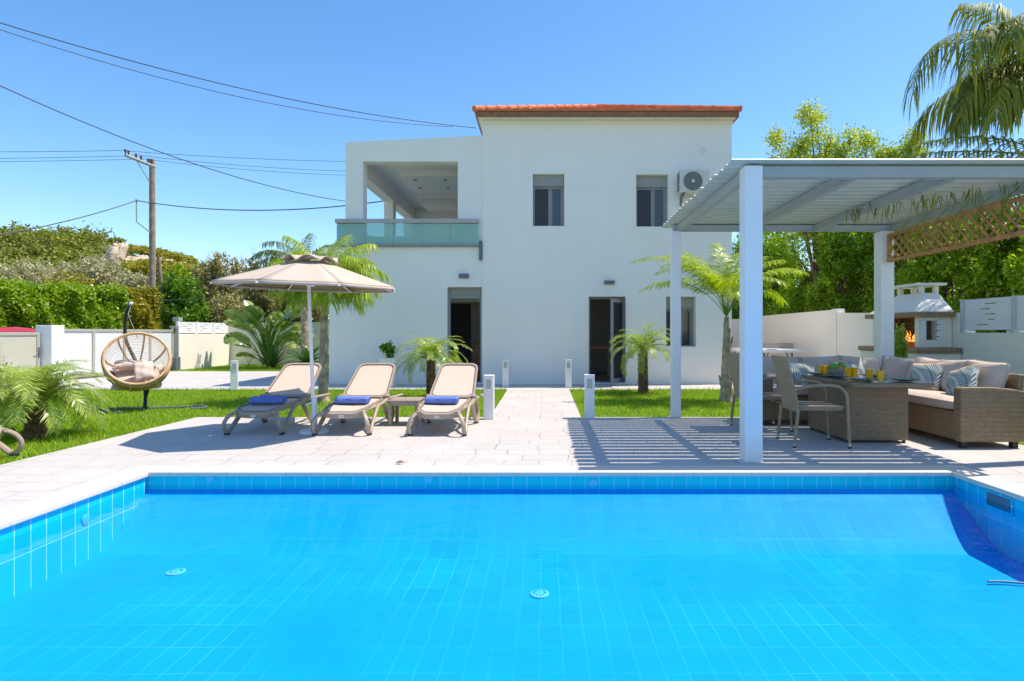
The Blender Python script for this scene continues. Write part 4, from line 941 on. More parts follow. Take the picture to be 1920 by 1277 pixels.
# ------------------------------------------------------------------ wicker armchairs (facing +x)
def make_chair():
    t = thing('wicker_armchair', 'x', 'chair', group='taupe wicker armchairs at the table')
    hy_ = .235
    m = MB(); m.box(-.24, .25, -hy_, hy_, .405, .44); m.build('seat', mt['wicker_l'], t, bevel=.012)
    lean = .13; vs = []
    bk = MB(); N = 8
    for i in range(N+1):
        z_ = .36 + (.95-.36)*i/N; xo = -.235 - lean*(i/N)**1.2; wy = hy_*(1 - .04*i/N)
        for dx, yy in ((0, -wy), (0, wy), (.028, wy), (.028, -wy)): vs.append((xo+dx, yy, z_))
    bk.add(vs, [(4*i+k, 4*i+(k+1) % 4, 4*i+4+(k+1) % 4, 4*i+4+k) for i in range(N) for k in range(4)] + [(3, 2, 1, 0), (4*N, 4*N+1, 4*N+2, 4*N+3)])
    bk.build('backrest', mt['wicker_l'], t, bevel=.008)
    m = MB(); m.box(-.22, .24, -hy_+.02, -hy_+.035, .385, .404); m.box(-.22, .24, hy_-.035, hy_-.02, .385, .404); m.tube([(.22, -hy_, .33), (.22, hy_, .33)], .008, 6); m.build('seat_frame', mt['wicker_l'], t)
    for s in (-1, 1):
        y_ = s*(hy_+.015)
        m = MB(); m.tube(smoothpath([(-.29, y_, .60), (-.15, y_, .638), (.05, y_*1.03, .655), (.18, y_*1.04, .635), (.25, y_*1.04, .56), (.265, y_*1.03, .42)]), .017, 8); m.build('armrest', mt['wicker_l'], t, smooth=True)
        for xa_, za_, xb_ in ((.265, .42, .285), (-.235, .40, -.275)):
            m = MB(); m.tube([(xa_, y_*1.02, za_), (xb_, y_*1.03, .05)], [.018, .0165], 8); lg = m.build('leg', mt['wicker_l'], t, smooth=True)
            m = MB(); m.tube([(xb_, y_*1.03, .05), (xb_, y_*1.03, .018)], .0185, 10); m.build('collar', mt['chrome'], lg)
            m = MB(); m.tube([(xb_, y_*1.03, .018), (xb_, y_*1.03, 0)], .0175, 10); m.build('foot_tip', mt['black'], lg)
    return t
ch = make_chair(); ch.location = (2.89, 6.47, 0); ch.rotation_euler = (0, 0, R(-3)); ch['label'] = 'taupe wicker armchair at the near left side of the table, fully in view'
c2 = copy_tree(ch); c2.location = (2.70, 7.50, 0); c2.rotation_euler = (0, 0, R(3)); c2['label'] = 'taupe wicker armchair mostly hidden behind the near pergola post'
# ------------------------------------------------------------------ corner sofa
t = thing('corner_sofa', 'brown wicker corner sofa with mauve cushions around the table', 'sofa', (4.5, 7.5, 0), world=True)
SX0, SX1, SY0 = 4.29, 4.95, 6.165; BY0, BY1 = 7.75, 8.36
m = MB(); m.box(SX0+.03, SX1-.02, SY0+.12, BY1-.02, .07, .37); m.build('seat_base', mt['wicker'], t, bevel=.01)
m = MB(); m.box(2.95, SX0+.027, BY0, BY1-.02, .07, .37); m.build('seat_base', mt['wicker'], t, bevel=.01)
m = MB(); pr = [(SX0, .07), (SX1, .07), (SX1+.03, .55), (SX1+.03, .585), (SX1-.1, .615), (SX0+.35, .635), (SX0+.02, .635), (SX0, .615)]; m.prism(pr, SY0, SY0+.115); m.build('armrest', mt['wicker'], t, bevel=.012)
m = MB(); m.prism([(BY0-.04, .07), (BY1, .07), (BY1, .56), (BY1-.2, .62), (BY0, .63), (BY0-.04, .61)], 2.80, 2.945, ax='yz'); m.build('armrest', mt['wicker'], t, bevel=.012)
m = MB(); m.prism([(SX1-.018, .07), (SX1+.02, .07), (SX1+.10, .76), (SX1+.04, .76)], SY0+.118, BY1+.06); m.build('back_frame', mt['wicker'], t, bevel=.01)
m = MB(); m.prism([(BY1-.018, .07), (BY1+.02, .07), (BY1+.055, .72), (BY1+.015, .72)], 2.948, SX1-.02, ax='yz'); m.build('back_frame', mt['wicker'], t, bevel=.01)
for x_, y_ in ((SX0+.06, SY0+.06), (SX1-.07, SY0+.06), (SX0+.06, BY0+.05), (2.87, BY0+.03), (2.87, BY1-.06), (SX1-.07, BY1-.06)):
    m = MB(); m.box(x_-.03, x_+.03, y_-.03, y_+.03, 0, .069); m.build('foot', mt['black'], t, bevel=.004)
def slabcushion(x0, x1, y0, y1, z0, z1, name, mat=mt['mauve']):
    m = MB(); n = 12; vs = []; w_, d_ = (x1-x0)/2, (y1-y0)/2; cx_, cy_, cz_ = (x0+x1)/2, (y0+y1)/2, (z0+z1)/2; h = (z1-z0)/2
    for s in (1, -1):
        for i in range(n+1):
            for j in range(n+1):
                u, v = -1+2*i/n, -1+2*j/n; e = (max(0, 1-abs(u)**8)*max(0, 1-abs(v)**8))**.35
                vs.append((cx_+u*w_, cy_+v*d_, cz_ + s*h*(.55+.45*e) + s*.012*(1-u*u)*(1-v*v)))
    N1 = (n+1)**2; fs = []
    for s in (0, 1):
        for i in range(n):
            for j in range(n):
                q = tuple(a+s*N1 for a in (i*(n+1)+j, (i+1)*(n+1)+j, (i+1)*(n+1)+j+1, i*(n+1)+j+1)); fs.append(q if s == 0 else q[::-1])
    for i in range(n):
        for a, b in ((i, i+1), (n*(n+1)+i, n*(n+1)+i+1), (i*(n+1), (i+1)*(n+1)), (i*(n+1)+n, (i+1)*(n+1)+n)): fs.append((a, b, b+N1, a+N1))
    m.add(vs, fs); c_ = m.build(name, mat, t, smooth=True)
    m = MB()
    for zz in (cz_+h*.55, cz_-h*.55): m.tube([(x0, y0, zz), (x1, y0, zz), (x1, y1, zz), (x0, y1, zz)], .005, 5, closed=True)
    m.build('piping', mat, c_)
slabcushion(SX0+.0, SX1-.1, SY0+.12, BY0-.005, .375, .50, 'seat_cushion')
slabcushion(2.96, 3.62, BY0-.0, BY1-.09, .375, .50, 'seat_cushion'); slabcushion(3.625, SX0-.005, BY0, BY1-.09, .375, .50, 'seat_cushion'); slabcushion(SX0, SX1-.1, BY0, BY1-.09, .375, .50, 'seat_cushion')
def lean_cushion(c, w, h, th, facing, lean, name, mat, parent=None, roll=0, p=5, pinch=.05, wr=.012):
    """facing: 'x' looks toward -x, 'y' looks toward -y"""
    nrm = Vector((-1, 0, 0)) if facing == 'x' else Vector((0, -1, 0)); rt = Vector((0, 0, 1)).cross(nrm) * -1
    if isinstance(facing, (int, float)): nrm = Vector((-math.cos(facing), -math.sin(facing), 0)); rt = Vector((0, 0, 1)).cross(nrm) * -1
    nrm = (nrm + Vector((0, 0, math.tan(lean)))).normalized(); up_ = nrm.cross(rt).normalized()
    if up_.z < 0: up_ = -up_
    r2 = rt*math.cos(roll) + up_*math.sin(roll); u2 = nrm.cross(r2).normalized(); 
    if u2.z < 0: u2 = -u2
    if parent is None:
        m = MB(); pillow_mesh(m, w, h, th, Matrix.Identity(4), n=16, p=p, pinch=pinch, wr=wr)
        o = m.build(name, mat, None, smooth=True); o.matrix_world = frame_M(Vector(c), r2, u2, nrm) if r2.cross(u2).dot(nrm) > 0 else frame_M(Vector(c), -r2, u2, nrm); return o
    m = MB(); Mx = frame_M(Vector(c), r2, u2, nrm); pillow_mesh(m, w, h, th, Mx, n=16, p=p, pinch=pinch, wr=wr); o = m.build(name, mat, parent, smooth=True)
    q = MB(); n = 40; pts = []
    for k in range(n):
        a = 2*PI*k/n; u, v = math.cos(a), math.sin(a); s_ = max(abs(u), abs(v)); u, v = u/s_, v/s_
        sx_ = 1 - pinch*(1-abs(v)**2)*abs(u)**4; sy_ = 1 - pinch*(1-abs(u)**2)*abs(v)**4; pts.append(Mx @ Vector((u*w/2*sx_, v*h/2*sy_, 0)))
    q.tube(pts, .007, 5, closed=True); q.build('piping', mat, o, smooth=True)
    return o
S = t
for yc, rl_, ln in ((6.60, .02, 16), (7.12, -.05, 20), (7.62, .07, 24)): lean_cushion((SX1-.10, yc, .675), .56, .44, .19, 'x', R(ln), 'back_cushion', mt['mauve'], S, roll=rl_)
for xc, rl_ in ((3.25, .03), (3.83, -.03), (4.36, .06)): lean_cushion((xc, BY1-.07, .665), .58, .42, .19, 'y', R(15), 'back_cushion', mt['mauve'], S, roll=rl_)
lean_cushion((4.84, 8.12, .66), .50, .42, .18, .8, R(15), 'back_cushion', mt['mauve'], S, roll=.08)
def throw(c, facing, lean, roll, label): 
    o = lean_cushion(c, .42, .40, .13, facing, lean, 'throw_pillow', mt['print'], None, roll=roll, p=3, pinch=.07); tag(o, label, 'cushion', 'palm print throw pillows on the corner sofa')
throw((4.62, 6.62, .645), 'x', R(24), -.35, 'palm leaf print pillow next to the near sofa armrest')
throw((4.66, 7.32, .655), .35, R(26), -.10, 'palm leaf print pillow in the middle of the right sofa side')
throw((4.12, 8.06, .655), 'y', R(20), -.12, 'palm leaf print pillow on the rear sofa side behind the juice glasses')
throw((3.42, 8.04, .64), 'y', R(20), .25, 'palm leaf print pillow on the rear sofa side behind the armchair back')
# ------------------------------------------------------------------ table tennis table
t = thing('table_tennis_table', 'pale grey table tennis table standing before the far garden wall', 'table', (5.75, 16, 0), world=True)
tx0, tx1, ty0, ty1 = 4.98, 6.50, 14.6, 17.3
m = MB(); m.box(tx0, tx1, ty0, 15.93, .755, .78); m.box(tx0, tx1, 15.96, ty1, .755, .78); tt = m.build('table_top', M('tt_grey', (.42, .43, .42), .5), t)
m = MB(); m.box(tx0-.01, tx1+.01, ty0-.012, ty0-.001, .715, .775); m.box(tx0-.011, tx0-.001, ty0, ty1, .715, .775); m.box(tx1+.001, tx1+.011, ty0, ty1, .715, .775); m.build('apron', mt['white'], tt)
m = MB(); m.box(tx0-.13, tx1+.13, 15.94, 15.95, .785, .93); m.build('net', CLEAR('net_mesh', (.8, .8, .8), alpha=.35, col=(.5, .5, .5)), t)
for x_ in (tx0+.3, tx1-.3):
    for y_ in (ty0+.4, ty1-.4): m = MB(); m.tube([(x_, y_, 0), (x_, y_, .75)], .025, 8); m.tube([(x_, y_+.4*(1 if y_ < 16 else -1), .74), (x_, y_, .3)], .014, 6); m.build('leg', mt['anthracite'], t)
bt = thing('table_tennis_bat', 'dark bat lying on the pale tennis table', 'bat', (5.55, 14.75, .781)); m = MB(); m.lathe([(0, 0), (.08, 0), (.08, .012), (0, .012)], n=20); m.build('blade', mt['black'], bt); m = MB(); m.box(.07, .17, -.013, .013, 0, .015); m.build('handle', mt['wood'], bt)
# ------------------------------------------------------------------ barbecue
t = thing('barbecue_oven', 'white masonry barbecue with brick trim, chimney hood and small fire', 'barbecue', (6.45, 10.5, 0), world=True)
bx0, bx1, by0, by1 = 6.20, 6.74, 9.9, 11.3
wt = .12; zc = .96; zt = 1.46
m = MB(); m.box(bx0, bx1, by0, by1, 0, .86); m.build('base', mt['gwall'], t)
AR = [(9.0+1.05 + .0, 0)]; 
m = MB(); m.box(bx0-.19, bx1, by0-.26, by1+.18, .865, .955); m.build('counter', mt['brickw'], t, bevel=.012)
m = MB(); m.box(bx0-.16, bx0-.01, by0-.22, by1+.14, 0, .862); m.box(bx0-.008, bx1, by0-.22, by0-.003, 0, .862); pl = m.build('plinth', mt['gwall'], t)
m = MB(); lp = [(0, .0), (.0, .30)]
ap_ = [(10.1 + .28*math.cos(a), .42 + .36*math.sin(a)) for a in np.linspace(0, PI, 14)] + [(9.82, .0), (10.38, .0)]
m.prism([(y_, z_) for y_, z_ in ap_], bx0-.175, bx0-.162, ax='yz'); nch = m.build('log_niche_shade', mt['dark'], pl)  # flat dark plate on the plinth; its colour stands in for the hole's shade
m = MB(); m.tube([(bx0-.18, 10.1 + .29*math.cos(a), .42 + .37*math.sin(a)) for a in np.linspace(0, PI, 16)], .03, 6); m.build('niche_arch', mt['firebrick'], nch)
body = MB()
wz0, wz1 = 1.08, 1.40; wxa, wxb = U(1735, by0), U(1755, by0)
for a, b, c_, d in ((bx0, wxa, zc, zt), (wxb, bx1, zc, zt), (wxa, wxb, zc, wz0), (wxa, wxb, wz1, zt)): body.box(a, b, by0, by0+wt, c_, d)
m = MB(); m.box(bx0, bx1, by1-wt, by1, zc, zt); m.build('firebox_wall', mt['gwall'], t)
b_ = body.build('firebox_wall', mt['gwall'], t)
m = MB(); m.box(bx1-.05, bx1-.002, by0+wt+.002, by1-wt-.002, zc, zt); m.box(bx0+.02, bx1-.052, by1-wt-.03, by1-wt-.002, zc, zt); m.box(bx0+.02, bx1-.052, by0+wt+.002, by0+wt+.03, zc, zt); m.build('fire_bricks', mt['firebrick'], b_)
for s, xx in ((-1, wxa), (1, wxb)):
    m = MB(); m.box(xx-.005 if s < 0 else xx+.003, xx+.0 if s < 0 else xx+.008, by0-.10, by0-.002, wz0, wz1) if False else m.box(min(xx, xx+s*.085), max(xx, xx+s*.085), by0-.028, by0-.004, wz0-.005, wz1+.005); sh = m.build('shutter', mt['white'], b_, bevel=.003)
    m = MB()
    for k in range(3): m.box(xx+s*.0-.012, xx+s*.0+.03*s+.012, by0-.034, by0-.0285, wz0+.05+k*.1, wz0+.062+k*.1)
    m.build('hinge', mt['black'], sh)
m = MB(); m.box(bx0-.10, bx1, by0-.10, by1+.10, zt+.002, zt+.085); m.build('brick_band', mt['brickw'], t, bevel=.006)
m = MB(); B0 = [(bx0-.06, by0-.06), (bx1, by0-.06), (bx1, by1+.06), (bx0-.06, by1+.06)]; T0 = [(bx0+.22, by0+.30), (bx1-.02, by0+.30), (bx1-.02, by1-.42), (bx0+.22, by1-.42)]
za, zb_ = zt+.088, V(549, by0+.3)
m.add([(x, y, za) for x, y in B0] + [(x, y, zb_) for x, y in T0], [(0, 1, 5, 4), (1, 2, 6, 5), (2, 3, 7, 6), (3, 0, 4, 7), (4, 5, 6, 7), (3, 2, 1, 0)]); hood = m.build('hood', mt['gwall'], t, bevel=.01)
m = MB()
for x, y in T0: 
    x += .03 if x < 6.6 else -.03; y += .04 if y < 10.5 else -.04
    m = MB(); m.box(x-.035, x+.035, y-.035, y+.035, zb_+.002, zb_+.12); m.build('chimney_pillar', mt['gwall'], hood)
m = MB(); m.box(bx0+.10, bx1+.06, by0+.20, by1-.32, zb_+.122, zb_+.162); m.build('chimney_cap', mt['gwall'], hood, bevel=.006)
m = MB(); m.box(bx0+.03, bx1-.06, by0+.15, by1-.16, zc+.0, zc+.03)
for k in range(40): 
    x_, y_ = rng.uniform(bx0+.08, bx1-.1), rng.uniform(by0+.2, by1-.3); s_ = rng.uniform(.015, .035)
    m.box(-s_, s_, -s_*1.5, s_*1.5, -s_*.7, s_*.7, M=Matrix.Translation((x_, y_, zc+.05)) @ Matrix.Rotation(rng.uniform(0, 3), 4, 'Z') @ Matrix.Rotation(rng.uniform(-.5, .5), 4, 'X'))
m.build('embers', mt['ember'], t)
m = MB(); m.tube([(bx0-.01, by0+wt+.03, zc+.13), (bx0-.01, by1-wt-.03, zc+.13)], .008, 6)
for k in range(24): y_ = by0+.16+k*.045; m.tube([(bx0+.0, y_, zc+.13), (bx1-.08, y_, zc+.13)], .003, 4)
m.build('grill_rack', mt['chrome'], t)
m = MB()
for k in range(16):
    x_, y_ = rng.uniform(bx0+.12, bx1-.14), rng.uniform(by0+.22, by0+.95); h = rng.uniform(.07, .26)*(1 - abs(y_-by0-.7)*.5); r_ = rng.uniform(.012, .026)
    pts = [(x_ + .02*math.sin(z*9+k), y_ + .025*math.sin(z*7+k*2), zc+.06+h*z) for z in np.linspace(0, 1, 7)]
    m.tube(pts, [r_*.7, r_, r_*.9, r_*.65, r_*.4, r_*.2, .001], 6)
m.build('flames', mt['flame'], t, smooth=True)
# ------------------------------------------------------------------ garden walls, gates, fences
GW = mt['gwall']
m = MB()
m.prism([(14.05, -.03), (20.2, -.03), (20.2, 1.72), (14.05, 1.74)], 6.75, 6.93, ax='yz'); m.box(6.74, 6.94, 13.83, 14.05, -.03, 1.76)
m.prism([(9.78, -.03), (13.83, -.03), (13.83, 1.66), (9.78, 1.53)], 6.752, 6.932, ax='yz'); m.box(6.75, 6.93, -4, 9.78, -.03, 1.2)
tag(m.build('garden_wall', GW), 'white garden wall stepping down past the barbecue on the right', 'wall')
m = MB(); m.box(4.35, 6.748, 20.0, 20.18, -.03, 1.66); tag(m.build('garden_wall', GW), 'white garden wall closing the yard behind the table tennis table', 'wall')
m = MB(); m.box(-12.08, -11.9, 19.42, 22.6, -.03, 1.17); tag(m.build('garden_wall', GW), 'cream garden wall beside the driveway gate carrying a slatted fence', 'wall')
m = MB(); m.box(-12.08, WX0+.1, 22.6, 22.78, -.03, V(604, 22.6)); tag(m.build('garden_wall', GW), 'plain white garden wall behind the paddle leaf plants', 'wall')
def plank_panel(mb, c0, c1, z0, z1, xf, th, rows, seed, flipx=1):
    """planks along Y at x=xf, with short staggered slits left open"""
    rg = random.Random(seed); hgt = (z1-z0)/rows; g = .014
    for r_ in range(rows):
        za, zb = z0+r_*hgt, z0+(r_+1)*hgt
        mb.box(xf, xf+th, c0, c1, za+(g/2 if r_ else 0), zb-(g/2 if r_ < rows-1 else 0))
        if r_ < rows-1:
            L = c1-c0; a = c0 + L*rg.uniform(.1, .55); b = a + L*rg.uniform(.2, .3)
            mb.box(xf+.002, xf+th-.002, c0, a, zb-g/2, zb+g/2); mb.box(xf+.002, xf+th-.002, b, c1, zb-g/2, zb+g/2)
t = thing('slatted_fence', 'white plank fence with short slits on the low wall by the barbecue', 'fence', (6.82, 8, 1.2), world=True)
ys = [9.74 - k*1.06 for k in range(9)]
for k, y_ in enumerate(ys):
    m = MB(); m.box(6.765, 6.835, y_-.07, y_, 1.203, 1.735); m.build('post', M('fence_post', (.55, .56, .60), .4) if k == 0 else bpy.data.materials['fence_post'], t, bevel=.004)
    m = MB(); m.box(6.745, 6.86, y_-.17, y_+.09, 1.201, 1.2025+.022) if False else m.box(6.758, 6.90, y_-.16, y_-.072, 1.2015, 1.235); m.box(6.758, 6.90, y_+.002, y_+.07, 1.2015, 1.235); m.build('footing', GW, t)
    if k < 8: m = MB(); plank_panel(m, ys[k+1]+.003, y_-.073, 1.245, 1.73, 6.79, .025, 6, k); m.build('plank_panel', mt['white'], t)
t = thing('slatted_fence', 'cream plank fence with short slits on the wall beside the driveway gate', 'fence', (-12, 21, 1.2), world=True)
ys = [19.45 + k*1.04 for k in range(4)]
for k, y_ in enumerate(ys):
    m = MB(); m.box(-12.03, -11.95, y_, y_+.07, 1.172, 1.57); m.build('post', mt['white'], t, bevel=.004)
    if k < 3: m = MB(); plank_panel(m, y_+.073, ys[k+1]-.003, 1.20, 1.56, -12.0, .025, 5, k+20); m.build('plank_panel', mt['white'], t)
# driveway gate along x=-12.05
t = thing('sliding_gate', 'wide driveway gate with white panels in an olive grey frame', 'gate', (-12.05, 17, 0), world=True)
gy = [14.78, 15.92, 17.09, 18.2, 19.3]; gz0, gz1 = .06, 1.30
m = MB()
for i, y_ in enumerate(gy): m.box(-12.09, -12.02, y_-.045, y_+.045, gz0+.07, gz1-.07)
m.box(-12.09, -12.02, gy[0]-.05, gy[-1]+.05, gz0, gz0+.069); m.box(-12.09, -12.02, gy[0]-.05, gy[-1]+.05, gz1-.069, gz1); m.box(-12.06, -12.03, 14.62, 14.72, gz0, gz1)
m.build('frame', mt['gateframe'], t, bevel=.004)
for i in range(4): m = MB(); m.box(-12.065, -12.045, gy[i]+.046, gy[i+1]-.046, gz0+.07, gz1-.07); m.build('panel', mt['gatepanel'], t)
m = MB(); m.box(-11.95, -11.80, 19.1, 19.35, 0, .42); m.build('motor_box', mt['anthracite'], t, bevel=.02)
m = MB(); m.box(-12.12, -12.0, 14.7, 19.5, .005, .03); m.build('track', mt['anthracite'], t)
m = MB(); m.box(-11.98, -11.9, 19.42-.04, 19.42-.002, 0, 1.42); m.box(-12.14, -12.08, 19.36, 19.42, 0, 1.42); m.box(-12.14, -11.9, 19.30, 19.34, 1.36, 1.42); tag(m.build('gate_guide_post', mt['alu'], bevel=.004), 'grey steel guide post at the right end of the driveway gate', 'post')
m = MB(); m.box(-12.2, -11.98, 19.55, 19.75, 1.575, 1.70); tag(m.build('lamp_box', mt['alu'], bevel=.01), 'small grey box on top of the fence end by the gate', 'box')
m = MB(); m.box(-12.12, -11.73, 14.2, 14.58, 0, 1.38); tag(m.build('gate_pillar', mt['white'], bevel=.01), 'white square pillar between the wicket door and the driveway gate', 'pillar')
t = thing('wicket_gate', 'beige pedestrian gate with lever handle left of the white pillar', 'gate', (-12.0, 13.6, 0), world=True)
m = MB()
for a, b in ((13.05, 13.13), (14.08, 14.16)): m.box(-12.04, -11.97, a, b, .03, 1.21)
m.box(-12.04, -11.97, 13.131, 14.079, 1.14, 1.21); m.box(-12.04, -11.97, 13.131, 14.079, .03, .1); m.build('frame', mt['gateframe'], t, bevel=.004)
m = MB(); m.box(-12.015, -11.99, 13.131, 14.079, .1, 1.139); m.build('panel', mt['door_beige'], t)
m = MB(); m.box(-11.968, -11.955, 14.1, 14.14, .62, .86); hp = m.build('lock_plate', mt['anthracite'], t); m = MB(); m.tube([(-11.96, 14.12, .78), (-11.92, 14.12, .78), (-11.92, 14.0, .78)], .009, 6); m.build('handle', mt['anthracite'], hp)
m = MB(); m.box(-12.12, -11.95, 5, 13.04, -.03, 1.2); tag(m.build('garden_wall', GW), 'white garden wall left of the wicket gate', 'wall')
# red car outside
t = thing('parked_car', 'red car parked beyond the wicket gate with only its roof showing', 'car', (-14.9, 16.3, 0), R(90))
prof = [(-2.0, .28), (-2.05, .55), (-1.95, .80), (-1.45, .88), (-.85, 1.30), (-.1, 1.36), (.7, 1.30), (1.35, .92), (1.95, .82), (2.05, .5), (2.0, .28)]
m = MB(); vs = []; ws = [.8, .84, .82, .78, .58, .58, .58, .76, .78, .8, .78]
n = len(prof)
for s in (-1, 1): vs += [(x, s*w_, z) for (x, z), w_ in zip(prof, ws)]
m.add(vs, [tuple(range(n-1, -1, -1)), tuple(range(n, 2*n))] + [(i, (i+1) % n, (i+1) % n + n, i+n) for i in range(n)])
m.build('body', mt['red'], t, bevel=.05, smooth=True, seg=3)
m = MB()
for s in (-1, 1): m.add([(-1.2, s*.70, .93), (-.75, s*.605, 1.24), (.6, s*.60, 1.24), (1.12, s*.70, .95)], [(0, 1, 2, 3)])
m.build('window', mt['darkglass'], t)
for x_ in (-1.3, 1.3):
    for s in (-1, 1): m = MB(); m.lathe([(0, -.09), (.31, -.09), (.32, -.06), (.32, .06), (.31, .09), (0, .09)], (x_, s*.75, .32), 24, axis='y'); wl = m.build('wheel', mt['black'], t, smooth=True); m = MB(); m.lathe([(0, -.1), (.18, -.1), (.18, .1), (0, .1)], (x_, s*.75, .32), 16, axis='y'); m.build('rim', mt['chrome'], wl)
# neighbour building glimpse
t = thing('neighbour_house', 'pale pink neighbouring house glimpsed between villa and tree', 'house', (11, 34, 0), world=True)
m = MB(); m.box(8.6, 14, 32, 38, 0, 2.9); m.build('wall', M('pink_render', (.55, .40, .36), .9), t); m = MB(); m.add([(8.4, 31.8, 2.91), (14.2, 31.8, 2.91), (14.2, 38.2, 2.91), (8.4, 38.2, 2.91), (11.3, 35, 4.1)], [(0, 1, 4), (1, 2, 4), (2, 3, 4), (3, 0, 4), (3, 2, 1, 0)]); m.build('roof', mt['tile_roof'], t); m = MB(); m.box(9.6, 10.6, 31.97, 31.998, 1, 2.1); m.build('window', mt['darkglass'], t)
# ------------------------------------------------------------------ utility pole and cables
UY = 27.6; ux0 = U(285, UY); uzt = V(299, UY)
t = thing('utility_pole', 'tall wooden utility pole with slanted crossarm beyond the hedge', 'utility pole', (ux0, UY, 0), world=True)
m = MB(); m.tube([(ux0, UY, 0), (ux0+.02, UY, uzt*.5), (ux0, UY, uzt)], [.16, .135, .115], 14); m.build('pole', mt['polewood'], t, smooth=True)
m = MB(); m.tube([(ux0+.30, UY+.7, -.02), (ux0+.17, UY+.2, V(480, UY))], [.10, .08], 10); m.build('prop_pole', mt['polewood'], t, smooth=True)
ca0, ca1 = Vector((U(235, UY-1.9), UY-1.9, V(291, UY-1.9))), Vector((U(290, UY-.13), UY-.13, V(313, UY-.13)))
m = MB(); m.tube([ca0, ca1], .06, 4, sx=1.2); arm = m.build('crossarm', mt['alu'], t)
for f_ in (0.0, .1, .35, .52, .76, .9):
    p = ca0.lerp(ca1, f_); m = MB(); m.lathe([(0, .05), (.02, .05), (.03, .12), (.055, .14), (.035, .18), (.055, .2), (.04, .25), (0, .27)], tuple(p), 10); m.build('insulator', M('brown_insulator', (.12, .05, .04), .3) if f_ == 0 else bpy.data.materials['brown_insulator'], arm)
m = MB(); m.tube([ca0.lerp(ca1, .35), (ux0, UY-.12, V(345, UY))], .02, 5); m.build('brace', mt['alu'], t)
bA = Vector((U(256, UY-.8), UY-.8, V(376, UY-.8)))
m = MB(); m.tube([(ux0, UY-.1, V(381, UY)), bA, bA + Vector((0, 0, -.95)), (ux0, UY-.1, V(437, UY))], .03, 6); m.lathe([(0, -.06), (.05, -.05), (.05, .05), (0, .06)], tuple(bA), 8); m.build('bracket', mt['alu'], t)
def cable(A, B, sag, r, label, grp='overhead cables'):
    A, B = Vector(A), Vector(B); n = 40; pts = []
    for k in range(n+1):
        f_ = k/n; p = A.lerp(B, f_); p.z -= sag*4*f_*(1-f_); pts.append(p)
    m = MB(); m.tube(pts, r, 5); tag(m.build('overhead_cable', mt['cable'], smooth=True), label, 'cable', grp)
def P3(px, py, Y): return (U(px, Y), Y, V(py, Y))
cable(P3(-160, -8, 9.5), P3(893, 240, 14.9), .32, .009, 'upper of the two cables ending at the villa roof corner')
cable(P3(-160, 0, 9.8), P3(850, 238, 14.8), .42, .0065, 'lower of the two cables ending near the villa roof corner')
cable(P3(-160, 85, 10), P3(660, 379, 17.5), .42, .010, 'cable slanting down from the left edge to the terrace, crossing the pole wires')
cable(P3(-300, 283, 22), P3(235, 282, UY-1.9), .05, .010, 'top power wire left of the utility pole crossarm')
cable(P3(235, 283, UY-1.9), P3(760, 304, 30), .12, .010, 'top power wire running from the crossarm behind the villa')
cable(P3(-300, 298, 23), P3(257, 292, UY-1.2), .05, .010, 'middle power wire left of the utility pole')
cable(P3(257, 291, UY-1.2), P3(760, 322, 31), .2, .010, 'middle power wire running from the crossarm behind the villa')
cable(P3(-300, 304, 24), P3(285, 298, UY-.2), .05, .010, 'lowest power wire left of the pole top')
cable(P3(285, 300, UY-.2), P3(760, 330, 32), .2, .010, 'lowest power wire running from the pole top behind the villa')
cable(P3(-200, 468, 16), tuple(bA), .25, .02, 'thick black cable from the left edge to the pole bracket')
cable(tuple(bA), P3(740, 374, 22), .42, .022, 'thick black cable from the pole bracket to the terrace')
cable(P3(1370, 299, 30), P3(1700, 285, 30), .1, .012, 'thin wire right of the villa above the pergola')
cable(P3(300, 522, 27), P3(420, 516, 27), .05, .012, 'short pale wire in front of the shrubs right of the pole')
cable(P3(292, 563, 25), P3(392, 559, 25), .03, .018, 'lower pale wire in front of the dark shrub right of the pole')
# ------------------------------------------------------------------ vegetation tools
def unit(v): return v/np.maximum(np.linalg.norm(v, axis=-1, keepdims=True), 1e-9)
def leaf_cards(C, size, aspect=.5, rg=rng, up=.3, var=.35):
    """quads (kites) at centres C (n,3)"""
    n = len(C); A = unit(rg.normal(size=(n, 3))); N = rg.normal(size=(n, 3)); N[:, 2] += up; B = unit(np.cross(A, N)); s = size*(1 + var*rg.uniform(-1, 1, (n, 1)))
    a = A*s*.5; b = B*s*.5*aspect
    cup = unit(np.cross(A, B))*s*.08
    return np.stack([C - a, C - b*1 - a*.05 + cup, C + a, C + b - a*.05 + cup], 1).reshape(-1, 3)
def blob_points(n, c, r, rg=rng, clumps=40, cr=.22, shellf=.55):
    """points in clumps through an ellipsoid, denser near the outside"""
    d = unit(rg.normal(size=(clumps, 3))); rad = (shellf + (1-shellf)*rg.uniform(0, 1, (clumps, 1)))**.8
    cc = d*rad*(1-cr*.6); pick = rg.integers(0, clumps, n)
    p = cc[pick] + rg.normal(size=(n, 3))*cr*.5*(.6+.8*rg.uniform(0, 1, (clumps, 1)))[pick]
    return p*np.array(r) + np.array(c)
